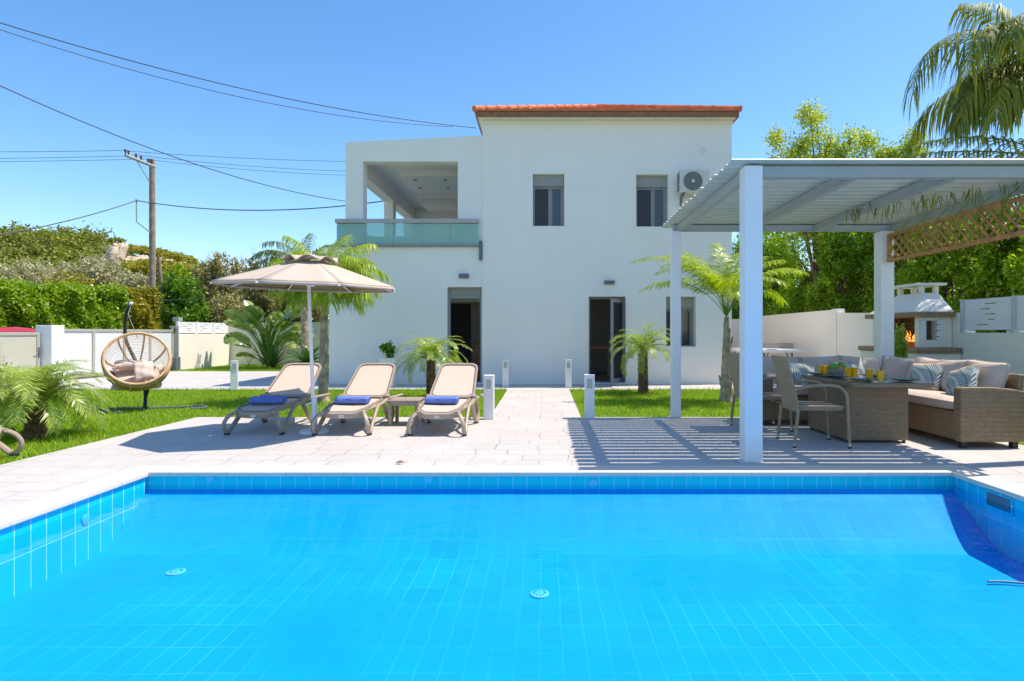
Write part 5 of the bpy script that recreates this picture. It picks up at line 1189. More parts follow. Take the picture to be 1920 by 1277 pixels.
def tree(name, x, y, h, blobs, n, size, mat, label, cat='tree', group=None, trunk_r=.1, trunk_h=None, aspect=.5, cr=.22, clumps=40, shellf=.55, sparse=False):
    t = thing(name, label, cat, (x, y, -.02), group=group); rg = np.random.default_rng(abs(hash((round(x*10), round(y*10)))) % 99999)
    tot = sum(b[3]*b[4]*b[5] for b in blobs); P = []
    for bx_, by_, bz_, rx, ry, rz in blobs: P.append(blob_points(max(50, int(n*rx*ry*rz/tot)), (bx_, by_, bz_), (rx, ry, rz), rg, clumps, cr, shellf))
    P = np.concatenate(P); P = P[P[:, 2] > .05]
    arr_mesh('crown', leaf_cards(P, size, aspect, rg), 4, mat, t)
    th = trunk_h or h*.5; m = MB(); m.tube([(0, 0, 0), (.05, .02, th*.5), (0, 0, th)], [trunk_r, trunk_r*.8, trunk_r*.6], 10)
    for bx_, by_, bz_, rx, ry, rz in blobs:
        for k in range(3):
            e = Vector((bx_ + rg.uniform(-.5, .5)*rx, by_ + rg.uniform(-.5, .5)*ry, bz_ + rg.uniform(0, .6)*rz)); s_ = Vector((0, 0, th*rg.uniform(.5, .95)))
            m.tube([s_, s_.lerp(e, .5) + Vector((0, 0, .1)), e], [trunk_r*.5, trunk_r*.3, trunk_r*.1], 6)
    m.build('trunk', mt['trunk'], t, smooth=True); return t
def frond_quads(out, rach, base, az, e0, L, droop, ll, nl, hang, w, splay=1.0, curl=0.0, start=.12, rg=random):
    """arching pinnate frond; out gets leaflet quads, rach the midrib tubes"""
    p = Vector(base); pts = []; n = 22; hd = Vector((math.cos(az), math.sin(az), 0)); sd = Vector((-math.sin(az), math.cos(az), 0))
    for i in range(n+1):
        s = i/n; e = e0 - droop*s**1.25; d = hd*math.cos(e) + Vector((0, 0, 1))*math.sin(e) + sd*curl*s; d.normalize()
        pts.append((p.copy(), d)); p = p + d*(L/n)
    rach.tube([q[0] for q in pts[::2]], [max(.002, w*.9*(1.1-.95*i/(n/2))) for i in range(len(pts[::2]))], 5)
    for k in range(nl):
        s = start + (1-start)*(k+.5)/nl; i = min(int(s*n), n-1); f_ = s*n - i; q = pts[i][0].lerp(pts[i+1][0], f_); d = pts[i][1]
        le = ll*(.55+.45*math.sin(PI*min(1, (s-start)/(1-start)*.8+.18)))*(1 - .35*s)*rg.uniform(.72, 1.15)
        up_ = sd.cross(d); up_ = up_ if up_.z > 0 else -up_
        for sg in (-1, 1):
            dirv = (sd*sg*splay + d*(.55+.5*s) + up_*rg.uniform(-.05, .3) + Vector((rg.uniform(-.2, .2), rg.uniform(-.2, .2), -hang*.35))).normalized()
            d2 = (dirv + Vector((0, 0, -hang*1.1))).normalized(); d3 = (d2 + Vector((0, 0, -hang*.9))).normalized()
            wv = (d.cross(dirv)).normalized().cross(dirv).normalized()*w
            a0 = q; a1 = q + dirv*le*.35; a2 = a1 + d2*le*.35; a3 = a2 + d3*le*.3
            out += [a0 - wv*.4, a0 + wv*.4, a1 + wv, a1 - wv, a1 - wv, a1 + wv, a2 + wv*.8, a2 - wv*.8, a2 - wv*.8, a2 + wv*.8, a3 + wv*.08, a3 - wv*.08]
def palm(x, y, th, lean, fronds, mat, label, group=None, tr=(.1, .07), bark='bark', name='palm_tree', shag=False, cat='palm tree', stubs=False):
    t = thing(name, label, cat, (x, y, -.02), group=group); out = []; ra = MB(); top = Vector((lean[0], lean[1], th))
    for fr in fronds: 
        o_ = fr.pop('o', (0, 0, 0)); frond_quads(out, ra, top + Vector(o_), **fr)
    V_ = np.array([tuple(v) for v in out], dtype=np.float32)
    cr_ = arr_mesh('crown', V_, 4, mat, t); 
    import bmesh
    bm = bmesh.new(); bm.from_mesh(cr_.data); bmesh.ops.remove_doubles(bm, verts=bm.verts, dist=1e-5); bm.to_mesh(cr_.data); bm.free()
    ra.build('midribs', mat, t, smooth=True)
    m = MB(); n = 12; pts = []; rr = []
    for i in range(n+1):
        f_ = i/n; pts.append((lean[0]*f_**1.3, lean[1]*f_**1.3, th*f_)); rr.append(tr[0]*(1-f_) + tr[1]*f_ + (.03 if i == 0 else 0) + (.006 if i % 2 else 0))
    m.tube(pts, rr, 12); tk = m.build('trunk', mt[bark], t, smooth=True)
    if shag:
        m = MB(); rg = random.Random(int(x*100))
        for k in range(170):
            f_ = rg.random(); a = rg.random()*2*PI; r_ = tr[0]*(1-f_)+tr[1]*f_; c = Vector((lean[0]*f_ + r_*math.cos(a), lean[1]*f_ + r_*math.sin(a), th*f_)); o_ = Vector((math.cos(a), math.sin(a), .9)).normalized()*rg.uniform(.02, .055); s_ = Vector((-math.sin(a), math.cos(a), 0))*.014
            m.add([c-s_, c+s_, c+o_+s_*.4, c+o_-s_*.4], [(0, 1, 2, 3)])
        tag(m.build('leaf_stubs', mt[bark], tk), kind='stuff')
    if stubs:
        m = MB(); rg = random.Random(int(x*77))
        for k in range(7):
            f_ = rg.uniform(.12, .75); a = rg.uniform(0, 2*PI); r_ = (tr[0]*(1-f_)+tr[1]*f_)*.8; c = Vector((lean[0]*f_ + r_*math.cos(a), lean[1]*f_ + r_*math.sin(a), th*f_)); o_ = Vector((math.cos(a)*.25, math.sin(a)*.25, 1)).normalized()
            m = MB(); m.tube([c, c + o_*rg.uniform(.1, .28)], [.035, .012], 6); m.build('dry_sheath', mt['bark'], tk)
    return t
rnd = random.Random(3)
def ring_fronds(n, e_lo, e_hi, L, droop, ll, nl, hang, w, **k):
    fs = []
    for i in range(n):
        f_ = i/n; fs.append(dict(az=i*2.39996 + rnd.uniform(-.2, .2), e0=e_hi + (e_lo-e_hi)*f_ + rnd.uniform(-.1, .1), L=L*rnd.uniform(.85, 1.08), droop=droop*rnd.uniform(.8, 1.2), ll=ll, nl=nl, hang=hang, w=w, **k))
    return fs
# ---- palms
def A(deg): return R(deg)
# P1 queen palm beside the loungers
x, y = G(606, 752)
fr = []
for az, e0, L, dr in ((185, 60, 1.25, 1.9), (150, 75, 1.35, 1.7), (20, 62, 1.35, 2.2), (-15, 35, 1.1, 2.0), (-60, 50, 1.0, 2.2), (70, 85, 1.35, 1.2), (110, 80, 1.3, 1.5), (-110, 55, 1.0, 2.3), (-150, 45, 1.05, 2.2), (40, 45, 1.2, 2.0), (200, 85, 1.2, 1.3), (0, 80, 1.35, 1.7), (-35, 72, 1.25, 2.1), (170, 38, 1.05, 2.1), (95, 60, 1.2, 1.8)):
    fr.append(dict(az=A(az), e0=A(e0), L=L*.98, droop=dr*.88, ll=.60, nl=50, hang=1.1, w=.009))
for az, e0 in ((5, 50), (175, 66), (-90, 70), (130, 55), (60, 70), (-25, 60), (-130, 66), (30, 78), (-5, 68), (190, 74)): fr.append(dict(az=A(az), e0=A(e0), L=1.15, droop=1.75, ll=.55, nl=46, hang=1.1, w=.009))
for az, e0, L in ((-12, 24, 1.15), (8, 30, 1.2), (172, 22, .95), (-60, 20, 1.0), (-100, 26, .9), (30, 18, 1.0)): fr.append(dict(az=A(az), e0=A(e0), L=L*.78, droop=1.7, ll=.60, nl=38, hang=1.2, w=.009))
palm(x, y, 1.95, (.02, 0), fr, mt['g_queen'], 'tall yellow green feather palm standing behind the loungers against the white villa', tr=(.088, .045), stubs=True)
# P1b darker palm further back
x, y = U(574, 20.5), 20.5
fr = []
for az, e0, L, dr in ((180, 55, 2.1, 2.0), (165, 78, 2.3, 1.8), (120, 70, 2.0, 1.7), (60, 70, 1.9, 1.8), (20, 60, 1.8, 2.0), (-30, 60, 1.7, 2.0), (-90, 60, 1.6, 2.2), (-140, 70, 1.9, 2.1), (200, 70, 2.1, 2.2), (90, 88, 1.8, 1.0), (0, 78, 1.9, 1.7)):
    fr.append(dict(az=A(az), e0=A(e0), L=L, droop=dr, ll=.7, nl=44, hang=.8, w=.015))
palm(x, y, 3.2, (-.12, 0), fr, mt['g_queen_dark'], 'darker feather palm far back by the garden wall, its fronds arching left', tr=(.16, .09), stubs=True)
# P2 palm right by pergola
x, y = G(1362, 752)
fr = []
for az, e0, L, dr in ((176, 72, 1.95, 1.95), (165, 58, 1.6, 1.9), (200, 64, 1.5, 2.1), (150, 80, 1.5, 1.5), (90, 85, 1.4, .9), (30, 76, 1.5, 1.4), (10, 66, 1.7, 1.8), (-20, 70, 1.5, 1.9), (-80, 78, 1.2, 1.6), (-130, 72, 1.35, 1.9), (60, 78, 1.6, 1.4), (120, 76, 1.5, 1.6), (-160, 80, 1.6, 1.9)):
    fr.append(dict(az=A(az), e0=A(e0), L=L*1.1, droop=dr*.86, ll=.42, nl=54, hang=.42, w=.0085, start=.28))
for az, e0, L, dr in ((172, 82, 1.6, 1.7), (5, 80, 1.6, 1.5), (-50, 72, 1.4, 1.9), (190, 76, 1.75, 1.9), (45, 84, 1.6, 1.0), (135, 84, 1.6, 1.2), (-100, 66, 1.3, 2.1), (20, 58, 1.5, 1.9)): fr.append(dict(az=A(az), e0=A(e0), L=L, droop=dr, ll=.42, nl=50, hang=.42, w=.0085, start=.28))
palm(x, y, 1.50, (.0, 0), fr, mt['g_queen'], 'slender feather palm standing on the lawn behind the left pergola posts', tr=(.115, .04), stubs=True)
# P3, P4, P5 pygmy palms
def pyg(x, y, th, sc_, label, tr, n=36, ll=.21, nl=30, seed=1):
    rnd.seed(seed); fr = ring_fronds(n, R(12), R(82), .86*sc_, 2.0, ll, nl, .14, .0066)
    palm(x, y, th, (rnd.uniform(-.03, .03), 0), fr, mt['g_pyg'], label, group='bushy dwarf palms in the lawn', tr=tr, bark='bark2', shag=True)
x, y = G(808, 746); pyg(x, y, .72, 1.0, 'bushy dwarf palm between the left doorway and the loungers', (.085, .075), seed=4)
x, y = G(1206, 737); pyg(x, y, .86, 1.05, 'bushy dwarf palm in front of the right doorway', (.10, .09), seed=5)
x, y = G(66, 820); pyg(x, y, .42, .98, 'wide bushy dwarf palm on the lawn at the left beside the cut off lounger', (.105, .09), n=46, ll=.25, nl=34, seed=6)
# big drooping palm at top right (trunk right of the frame)
x, y = 8.15, 9.6
fr = []; top = Vector((0, 0, 5.9))
for az, e0, L, dr in ((181, 64, 3.3, 2.85), (200, 66, 2.8, 2.8), (186, 12, 2.0, 1.35), (232, 60, 2.4, 2.6), (215, 70, 2.5, 2.6), (192, 34, 2.3, 2.2), (176, 48, 2.1, 2.5), (208, 22, 2.2, 1.9), (135, 40, 2.2, 1.8), (100, 60, 2.3, 1.6), (60, 50, 2.3, 1.7), (20, 45, 2.3, 1.7), (-20, 45, 2.3, 1.7), (-60, 50, 2.3, 1.8), (250, 55, 2.2, 1.9), (170, 80, 2.1, 1.3), (215, 10, 1.5, 1.4)):
    fr.append(dict(az=A(az), e0=A(e0), L=L, droop=dr, ll=1.3, nl=66, hang=1.7, w=.0135, start=.1))
# low fronds lying over the pergola roof
for az, e0, L, dr, oz, ox in ((181, 8, 2.95, .42, -1.12, .0), (190, 14, 2.6, .6, -1.05, .0), (214, 8, 3.3, .75, -1.7, .0), (205, 2, 3.2, .55, -1.9, 0)):
    fr.append(dict(o=(ox, 0, oz), az=A(az), e0=A(e0), L=L, droop=dr, ll=.62, nl=44, hang=.8, w=.016, start=.1))
palm(x, y, 5.15, (0, 0), fr, mt['g_big'], 'large palm with long drooping fronds hanging in from the top right', tr=(.22, .14))
# hanging leaf tips below the pergola roof
vt_ = thing('hanging_palm_tips', 'green palm leaflets poking down through the pergola roof near the lattice', 'palm leaves', (4.2, 7, 2.6), world=True); vt_['kind'] = 'stuff'
rg = random.Random(11); q = []
mvine = MB()
for k in range(52):
    f_ = .28 + .72*rg.random(); xx = 3.3 + 1.5*f_ + rg.uniform(-.1, .1); yy = 7.6 - 1.6*f_ + rg.uniform(-.25, .25); 
    if xx > 4.8: xx = 4.78
    for j in range(2):
        c = Vector((xx + rg.uniform(-.03, .03), yy + rg.uniform(-.04, .04), 2.70)); d = Vector((rg.uniform(-.4, .4), rg.uniform(-.4, .4), -1)).normalized()*rg.uniform(.1, .26); s_ = Vector((.007, .004, 0)); e = c + d*.5; f2 = c + d + Vector((rg.uniform(-.02, .02), 0, 0))
        q += [c-s_, c+s_, e+s_, e-s_, e-s_, e+s_, f2+s_*.1, f2-s_*.1]
arr_mesh('leaflets', np.array([tuple(v) for v in q]), 4, mt['g_big'], vt_)
m = MB()
for k in range(7):
    y_ = 5.6 + k*.36; m.tube(smoothpath([(4.74, y_, 2.66), (4.70, y_+.1, 2.58), (4.76, y_+.26, 2.50), (4.80, y_+.30, 2.40)]), .006, 5)
m.build('stems', mt['g_dark'], vt_)
# paddle leaf plant, cycad
def paddle(out, rib, base, az, e0, stalk, L, w, droop, rg=random):
    tw = rg.uniform(.35, 1.15)*rg.choice([-1, 1]); ct, st_ = math.cos(tw), math.sin(tw)
    p = Vector(base); hd = Vector((math.cos(az), math.sin(az), 0)); sd = Vector((-math.sin(az), math.cos(az), 0)); n = 14; pts = []
    tot = stalk + L
    for i in range(n+1):
        s = i/n; e = e0 - droop*max(0, s-.25)**1.3; d = (hd*math.cos(e) + Vector((0, 0, 1))*math.sin(e)).normalized(); pts.append((p.copy(), d)); p = p + d*tot/n
    rib.tube([a[0] for a in pts], [.022*(1.05-i/n) + .003 for i in range(n+1)], 6)
    s0 = stalk/tot
    ks = [i for i in range(n+1) if i/n >= s0*.98]
    for a, b in zip(ks[:-1], ks[1:]):
        for sg in (-1, 1):
            def wd(i): s = (i/n - s0)/(1-s0); return w*math.sin(PI*min(1, max(0.02, s*.93+.05)))**.5
            def off(i): d = pts[i][1]; u_ = sd.cross(d); u_ = u_ if u_.z > 0 else -u_; return ((sd*ct + u_*st_)*sg*.96 + u_*.12*ct + d*.12)*wd(i)
            gap = .12 if rg.random() < .35 else 0
            out += [pts[a][0], pts[b][0], pts[b][0].lerp(pts[a][0], gap) + off(b), pts[a][0] + off(a)]
def paddle_plant(x, y, specs, label, mat='g_banana'):
    t = thing('paddle_leaf_plant', label, 'plant', (x, y, -.02), group='paddle leaf plants by the wall'); out = []; ra = MB(); rg = random.Random(int(abs(x*31)))
    for s in specs: paddle(out, ra, (rg.uniform(-.15, .15), rg.uniform(-.15, .15), rg.uniform(0, .5)), *s, rg=rg)
    arr_mesh('leaves', np.array([tuple(v) for v in out]), 4, mt[mat], t); ra.build('stalks', mt['g_dark'], t, smooth=True)
px_, py_ = U(503, 21.2), 21.2
sp = []
rg = random.Random(5)
for k in range(34):
    az = rg.choice([rg.uniform(120, 220), rg.uniform(-60, 60), rg.uniform(180, 360), rg.uniform(0, 180)])
    e0 = rg.uniform(52, 88); sp.append((R(az), R(e0), rg.uniform(.7, 1.6), rg.uniform(.65, .95), rg.uniform(.16, .22), rg.uniform(.8, 2.6)))
sp += [(R(182), R(76), 1.25, 1.1, .2, 3.4), (R(176), R(82), 1.6, 1.0, .2, 3.2), (R(184), R(66), .95, 1.0, .19, 3.0), (R(0), R(72), 1.3, 1.0, .2, 2.8), (R(10), R(80), 1.6, .95, .2, 2.4), (R(185), R(36), .5, .7, .14, 1.6), (R(250), R(80), 1.3, .9, .2, 2.0), (R(290), R(76), 1.1, .9, .2, 2.2)]
paddle_plant(px_, py_, sp, 'large clump of paddle shaped leaves in front of the white garden wall')
m = MB(); t = thing('cycad', 'dark green cycad rosette on the far lawn right of the paddle leaf clump', 'plant', (U(577, 20.0), 20.0, -.02)); out = []; ra = MB(); rnd.seed(9)
for fr_ in ring_fronds(26, R(15), R(75), 1.0, .95, .16, 34, .02, .010): frond_quads(out, ra, (0, 0, .15), **fr_)
arr_mesh('leaves', np.array([tuple(v) for v in out]), 4, mt['g_cycad'], t); ra.build('midribs', mt['g_cycad'], t); m.tube([(0, 0, 0), (0, 0, .2)], [.16, .12], 10); m.build('trunk', mt['bark2'], t)
out = []; t = thing('spiky_plant', 'small spiky green plant at the foot of the paddle leaf clump', 'plant', (U(512, 20.2), 20.2, -.02)); ra = MB()
for fr_ in ring_fronds(30, R(30), R(85), .85, .5, .1, 14, .0, .012): frond_quads(out, ra, (0, 0, .05), **fr_)
arr_mesh('leaves', np.array([tuple(v) for v in out]), 4, mt['g_cycad'], t); ra.build('stalks', mt['g_cycad'], t)
# wall planter pot on far wall
t = thing('wall_basket', 'round hanging basket of greenery on the far garden wall', 'planter', (U(549, 22.5), 22.45, V(628, 22.5)))
m = MB(); m.lathe([(0, -.16), (.1, -.14), (.2, 0), (.18, 0), (0, -.02)], n=16); m.build('basket', mt['dark'], t, smooth=True)
P = blob_points(600, (0, 0, .06), (.26, .15, .12), rng, 12, .3); arr_mesh('leaves', leaf_cards(P, .07), 4, mt['g_dark'], t)
# potted plant by the house
t = thing('potted_plant', 'small leafy plant in a white square pot against the villa', 'potted plant', (U(728, 13.3), 13.35, 0)); k_ = 13.3/F
m = MB(); z1 = V(671, 13.3); m.add([(-.13, -.13, 0), (.13, -.13, 0), (.13, .13, 0), (-.13, .13, 0), (-.175, -.175, z1), (.175, -.175, z1), (.175, .175, z1), (-.175, .175, z1), (-.155, -.155, z1), (.155, -.155, z1), (.155, .155, z1), (-.155, .155, z1), (-.15, -.15, z1-.05), (.15, -.15, z1-.05), (.15, .15, z1-.05), (-.15, .15, z1-.05)],
      [(3, 2, 1, 0), (0, 1, 5, 4), (1, 2, 6, 5), (2, 3, 7, 6), (3, 0, 4, 7), (4, 5, 9, 8), (5, 6, 10, 9), (6, 7, 11, 10), (7, 4, 8, 11), (8, 9, 13, 12), (9, 10, 14, 13), (10, 11, 15, 14), (11, 8, 12, 15), (12, 13, 14, 15)]); m.build('pot', mt['white'], t)
P = blob_points(420, (0, 0, z1+.2), (.2, .2, .19), rng, 16, .3, .3); arr_mesh('leaves', leaf_cards(P, .085, .45), 4, mt['g_dark'], t)
m = MB(); 
for k in range(7): a = k*.9; m.tube([(0, 0, z1-.05), (.05*math.cos(a), .05*math.sin(a), z1+.1), (.14*math.cos(a), .14*math.sin(a), z1+.28)], .006, 5)
m.build('stems', mt['trunk'], t)
# small climbing plant right of the rear pergola post
t = thing('leafy_shrub', 'slim yellow green shrub growing beside the rear right pergola post', 'shrub', (U(1690, 9.2), 9.2, -.02)); P = blob_points(1500, (0, 0, .98), (.10, .14, .42), rng, 26, .35, .3); arr_mesh('leaves', leaf_cards(P, .055, .55), 4, mt['g_tree2'], t)
m = MB(); m.tube([(0, 0, 0), (.02, 0, .6), (0, .02, 1.2)], .012, 6); m.build('stem', mt['trunk'], t)
# shrub at the left edge
t = thing('leafy_shrub', 'yellow green shrub at the left edge behind the wide dwarf palm', 'shrub', (-6.95, 7.3, -.02)); P = blob_points(3400, (0, 0, .52), (.42, .45, .50), rng, 36, .3, .4); arr_mesh('leaves', leaf_cards(P, .06, .5), 4, mt['g_tree2'], t)
m = MB()
for k in range(8): a = k*.8; m.tube([(0, 0, 0), (.12*math.cos(a), .12*math.sin(a), .4), (.28*math.cos(a), .28*math.sin(a), .85)], .008, 5)
m.build('stems', mt['trunk'], t)
# low flowers at the back wall
t = thing('flowering_stems', 'thin plant with white blossoms at the foot of the far wall', 'flower', (U(467, 21.4), 21.4, -.02)); m = MB()
for k in range(6): a = k*1.1; m.tube([(0, 0, 0), (.06*math.cos(a), .06*math.sin(a), .2), (.16*math.cos(a), .14*math.sin(a), .35+.03*k)], .006, 5)
m.build('stems', mt['g_dark'], t); P = np.concatenate([rng.normal(size=(9, 3))*.025 + np.array([.16*math.cos(k*1.1), .14*math.sin(k*1.1), .35+.03*k]) for k in range(6)]); arr_mesh('blossoms', leaf_cards(P, .05, .8), 4, mt['white'], t)
# ---- hedge
def hedge(x0, x1, y0, y1, zf, n, mat, label):
    t = thing('clipped_hedge', label, 'hedge', ((x0+x1)/2, (y0+y1)/2, -.02), world=True)
    P = []
    for _ in range(3):
        m_ = n//3; y_ = rng.uniform(y0, y1, m_); z = rng.uniform(0, 1, m_)*zf(y_); bump = .12*np.sin(y_*2.3+z*3)+.1*np.sin(z*4.1-y_*1.3)+.07*np.sin(y_*7+z*5)
        P.append(np.stack([x1 + bump + rng.normal(size=m_)*.10 - .1, y_, z], 1))
    m_ = n//3; y_ = rng.uniform(y0, y1, m_); x_ = rng.uniform(x0, x1, m_); P.append(np.stack([x_, y_, zf(y_) + .07*np.sin(x_*4+y_*2.7)+.05*np.sin(y_*6) + rng.normal(size=m_)*.08], 1))
    m_ = n//8; x_ = rng.uniform(x0, x1, m_); z = rng.uniform(0, 1, m_)*zf(y1); P.append(np.stack([x_, y1 + rng.normal(size=m_)*.1 + .1*np.sin(z*4+x_*3), z], 1)); P.append(np.stack([x_, y0 + rng.normal(size=m_)*.1, z], 1))
    P = np.concatenate(P); arr_mesh('foliage', leaf_cards(P, .13, .6, up=.8), 4, mat, t)
    m = MB(); m.box(x0+.2, x1-.35, y0+.2, y1-.2, 0, float(zf(np.array([y0]))[0])-.25); m.build('inner_branches', mt['trunk'], t)
hedge(-19.2, -17.2, 11.5, 24.6, lambda y_: 2.66 + (y_-18.85)*.05, 46000, mt['g_hedge'], 'long clipped green hedge beyond the driveway gate')
hedge(-18.9, -17.2, 24.8, 26.6, lambda y_: 2.98 + 0*y_, 9000, mt['g_hedge_y'], 'yellowing end piece of hedge in front of the utility pole')
# ---- trees on the left, middle distance
def Tl(px, py_top, Y, wpx, label, mat, name='olive_tree', n=5000, size=.16, cat='tree', group=None, zb=.2, **k):
    X = U(px, Y); zt_ = V(py_top, Y); w_ = wpx*Y/F/2; rg = random.Random(int(px*7)); bl = []
    base = zt_*zb
    for j in range(6):
        f_ = j/5; bl.append((rg.uniform(-.55, .55)*w_, rg.uniform(-.4, .4)*w_, base + (zt_-base)*(.3+.45*rg.random()), w_*rg.uniform(.42, .6), w_*rg.uniform(.4, .55), (zt_-base)*rg.uniform(.25, .36)))
    bl.append((0, 0, zt_ - (zt_-base)*.32, w_*.6, w_*.5, (zt_-base)*.32))
    tree(name, X, Y, zt_, bl, n, size, mt[mat], label, cat, group, trunk_r=.12, trunk_h=zt_*.6, **k)
OG = 'silvery olive trees beyond the hedge'
Tl(28, 485, 34, 140, 'silvery olive tree at the far left above the hedge', 'g_olive', n=6000, size=.2, group=OG)
Tl(108, 484, 38, 130, 'pale olive tree second from the left above the hedge', 'g_olive', n=5500, size=.2, group=OG)
Tl(185, 474, 33, 125, 'broad silvery olive tree in the middle above the hedge', 'g_olive', n=8000, size=.19, group=OG)
Tl(262, 505, 32, 70, 'small pale olive shrub just left of the utility pole', 'g_olive', n=3500, size=.18, group=OG)
Tl(135, 505, 28.5, 190, 'low yellow green bushes close above the hedge top', 'g_hedge_y', name='low_bush', cat='bush', n=4500, size=.16)
Tl(340, 492, 34, 130, 'green leafy tree right of the utility pole', 'g_hedge', name='leafy_tree', n=7000, size=.19)
Tl(330, 520, 28.5, 110, 'dark green dense bush right of the pole base', 'g_dark', name='dense_bush', cat='bush', n=9000, size=.16, zb=.05)
Tl(372, 560, 26.5, 80, 'low dark bush behind the slatted fence', 'g_dark', name='dense_bush', cat='bush', n=5000, size=.15, zb=.02)
Tl(425, 470, 33, 130, 'brownish olive tree left of the umbrella top', 'g_brown', n=8000, size=.17, zb=.05, shellf=.4)
Tl(492, 462, 31, 150, 'brownish olive tree directly behind the umbrella', 'g_brown', n=11000, size=.17, zb=.03, shellf=.4)
Tl(430, 540, 27.5, 150, 'shaded brownish bush behind the slatted fence and umbrella rim', 'g_brown', name='dense_bush', cat='bush', n=8000, size=.15, zb=.02)
Tl(575, 500, 29.5, 150, 'brownish olive tree behind the feather palms', 'g_brown', n=10000, size=.17, zb=.03, shellf=.4)
# bare tree
t = thing('bare_tree', 'leafless grey brown tree rising between the olive trees left of the umbrella', 'tree', (U(438, 35), 35, -.02)); m = MB(); rg = random.Random(8)
def branch(p, d, L, r, dep):
    q = p + d*L; m.tube([p, p.lerp(q, .5) + Vector((rg.uniform(-.1, .1), rg.uniform(-.1, .1), 0))*L, q], [r, r*.8, r*.6], 5)
    if dep == 0: return
    for k in range(3 if dep > 1 else 5):
        nd_ = (d + Vector((rg.uniform(-.8, .8), rg.uniform(-.8, .8), rg.uniform(-.1, .6)))).normalized(); branch(q, nd_, L*rg.uniform(.6, .85), r*.55, dep-1)
for k in range(3): branch(Vector((0, 0, 1.6)), Vector((rg.uniform(-.6, .6), rg.uniform(-.6, .6), 1)).normalized(), 1.5, .09, 4)
m.tube([(0, 0, 0), (0, 0, 1.6)], [.16, .12], 8); m.build('trunk', mt['twig'], t)
# ---- trees on the right behind the wall
def Tr(px, py_top, Y, wpx, label, mat='g_tree', n=19000, size=.12, zlo=.9, ng=1, name='leafy_tree', blobs=None, asp=.45, **k):
    X = U(px, Y); zt_ = V(py_top, Y); w_ = wpx*Y/F/2; rg = random.Random(int(px*3)); bl = []
    for j in range(9):
        bl.append((rg.uniform(-.7, .7)*w_, rg.uniform(-.5, .5)*w_, zlo + (zt_-zlo)*(.12+.70*j/8), w_*rg.uniform(.45, .65), w_*rg.uniform(.35, .5), (zt_-zlo)*rg.uniform(.2, .28)))
    tree(name, X, Y, zt_, bl, n, size, mt[mat], label, 'tree', 'bright green trees behind the right garden wall', trunk_r=.11, trunk_h=zt_*.7, aspect=asp, clumps=34, cr=.26, **k)
Tr(1452, 415, 24.0, 130, 'bright green tree just right of the villa wall')
Tr(1530, 395, 21.0, 150, 'bright green tree behind the near pergola post gap')
Tr(1600, 400, 18.5, 150, 'bright green tree left of the rear right pergola post')
Tr(1690, 385, 17.0, 150, 'bright green tree behind the barbecue chimney')
Tr(1780, 365, 15.5, 170, 'dense green tree right of the barbecue chimney')
Tr(1880, 345, 14.0, 190, 'dense green tree above the slatted fence at the right edge')
Tr(1990, 330, 12.5, 200, 'dense green tree beyond the right edge')
Tr(1655, 390, 26.0, 420, 'darker green tree mass further back behind the chimney', mat='g_dark', n=16000, size=.22)
Tr(1460, 430, 30.0, 200, 'darker green tree further back beside the villa', mat='g_dark', n=8000, size=.22)
Tr(1880, 370, 20.0, 300, 'darker green tree further back at the right edge', mat='g_dark', n=12000, size=.18)
# tall airy tree tops above the pergola
def airy(px, Y, tops, label, n=1150):
    t = thing('airy_tree', label, 'tree', (U(px, Y), Y, -.02), group='tall airy trees rising above the pergola roof'); m = MB(); P = []; rg_ = np.random.default_rng(int(px)); X0 = U(px, Y)
    m.tube([(0, 0, 0), (.05, 0, 2.2), (0, 0, 3.2)], [.14, .1, .07], 8)
    for (tx, ty, sz) in tops:
        e = Vector((U(tx, Y)-X0, rg_.uniform(-.6, .6), V(ty, Y))); s_ = Vector((0, 0, 2.8)); mid = s_.lerp(e, .55) + Vector((rg_.uniform(-.2, .2), 0, .2)); pts = smoothpath([s_, mid, e], 5); m.tube(pts, [max(.006, .05*(1-i/len(pts))) for i in range(len(pts))], 5)
        for k in range(24):
            f_ = .3 + .7*(k+rg_.random())/24; i = min(int(f_*(len(pts)-1)), len(pts)-2); p = pts[i]; d = unit(rg_.normal(size=3)); L = sz*(1.15-f_)*1.35 + .16; q = np.array(p) + d*L
            m.tube([tuple(p), tuple(q)], [.008, .003], 4); c_ = int(n*2.2/24*(.7+.6*rg_.random())); u_ = rg_.uniform(.25, 1.1, (c_, 1)); P.append(np.array(p) + (q-np.array(p))*u_ + rg_.normal(size=(c_, 3))*.12)
    arr_mesh('crown', leaf_cards(np.concatenate(P), .10, .45, rg_), 4, mt['g_tree2'], t); m.build('trunk', mt['trunk'], t, smooth=True)
airy(1530, 19.5, ((1462, 222, .5), (1510, 190, .45), (1535, 205, .5), (1490, 255, .7), (1560, 245, .6), (1595, 245, .4), (1520, 280, .9), (1575, 285, .8), (1480, 300, .7)), 'tall airy tree with yellow green tips, its top highest above the pergola roof')
airy(1655, 18.0, ((1640, 232, .4), (1655, 265, .6), (1665, 285, .6), (1702, 245, .3), (1720, 272, .5), (1690, 295, .6)), 'second airy tree top between the tall one and the drooping palm', 1100)
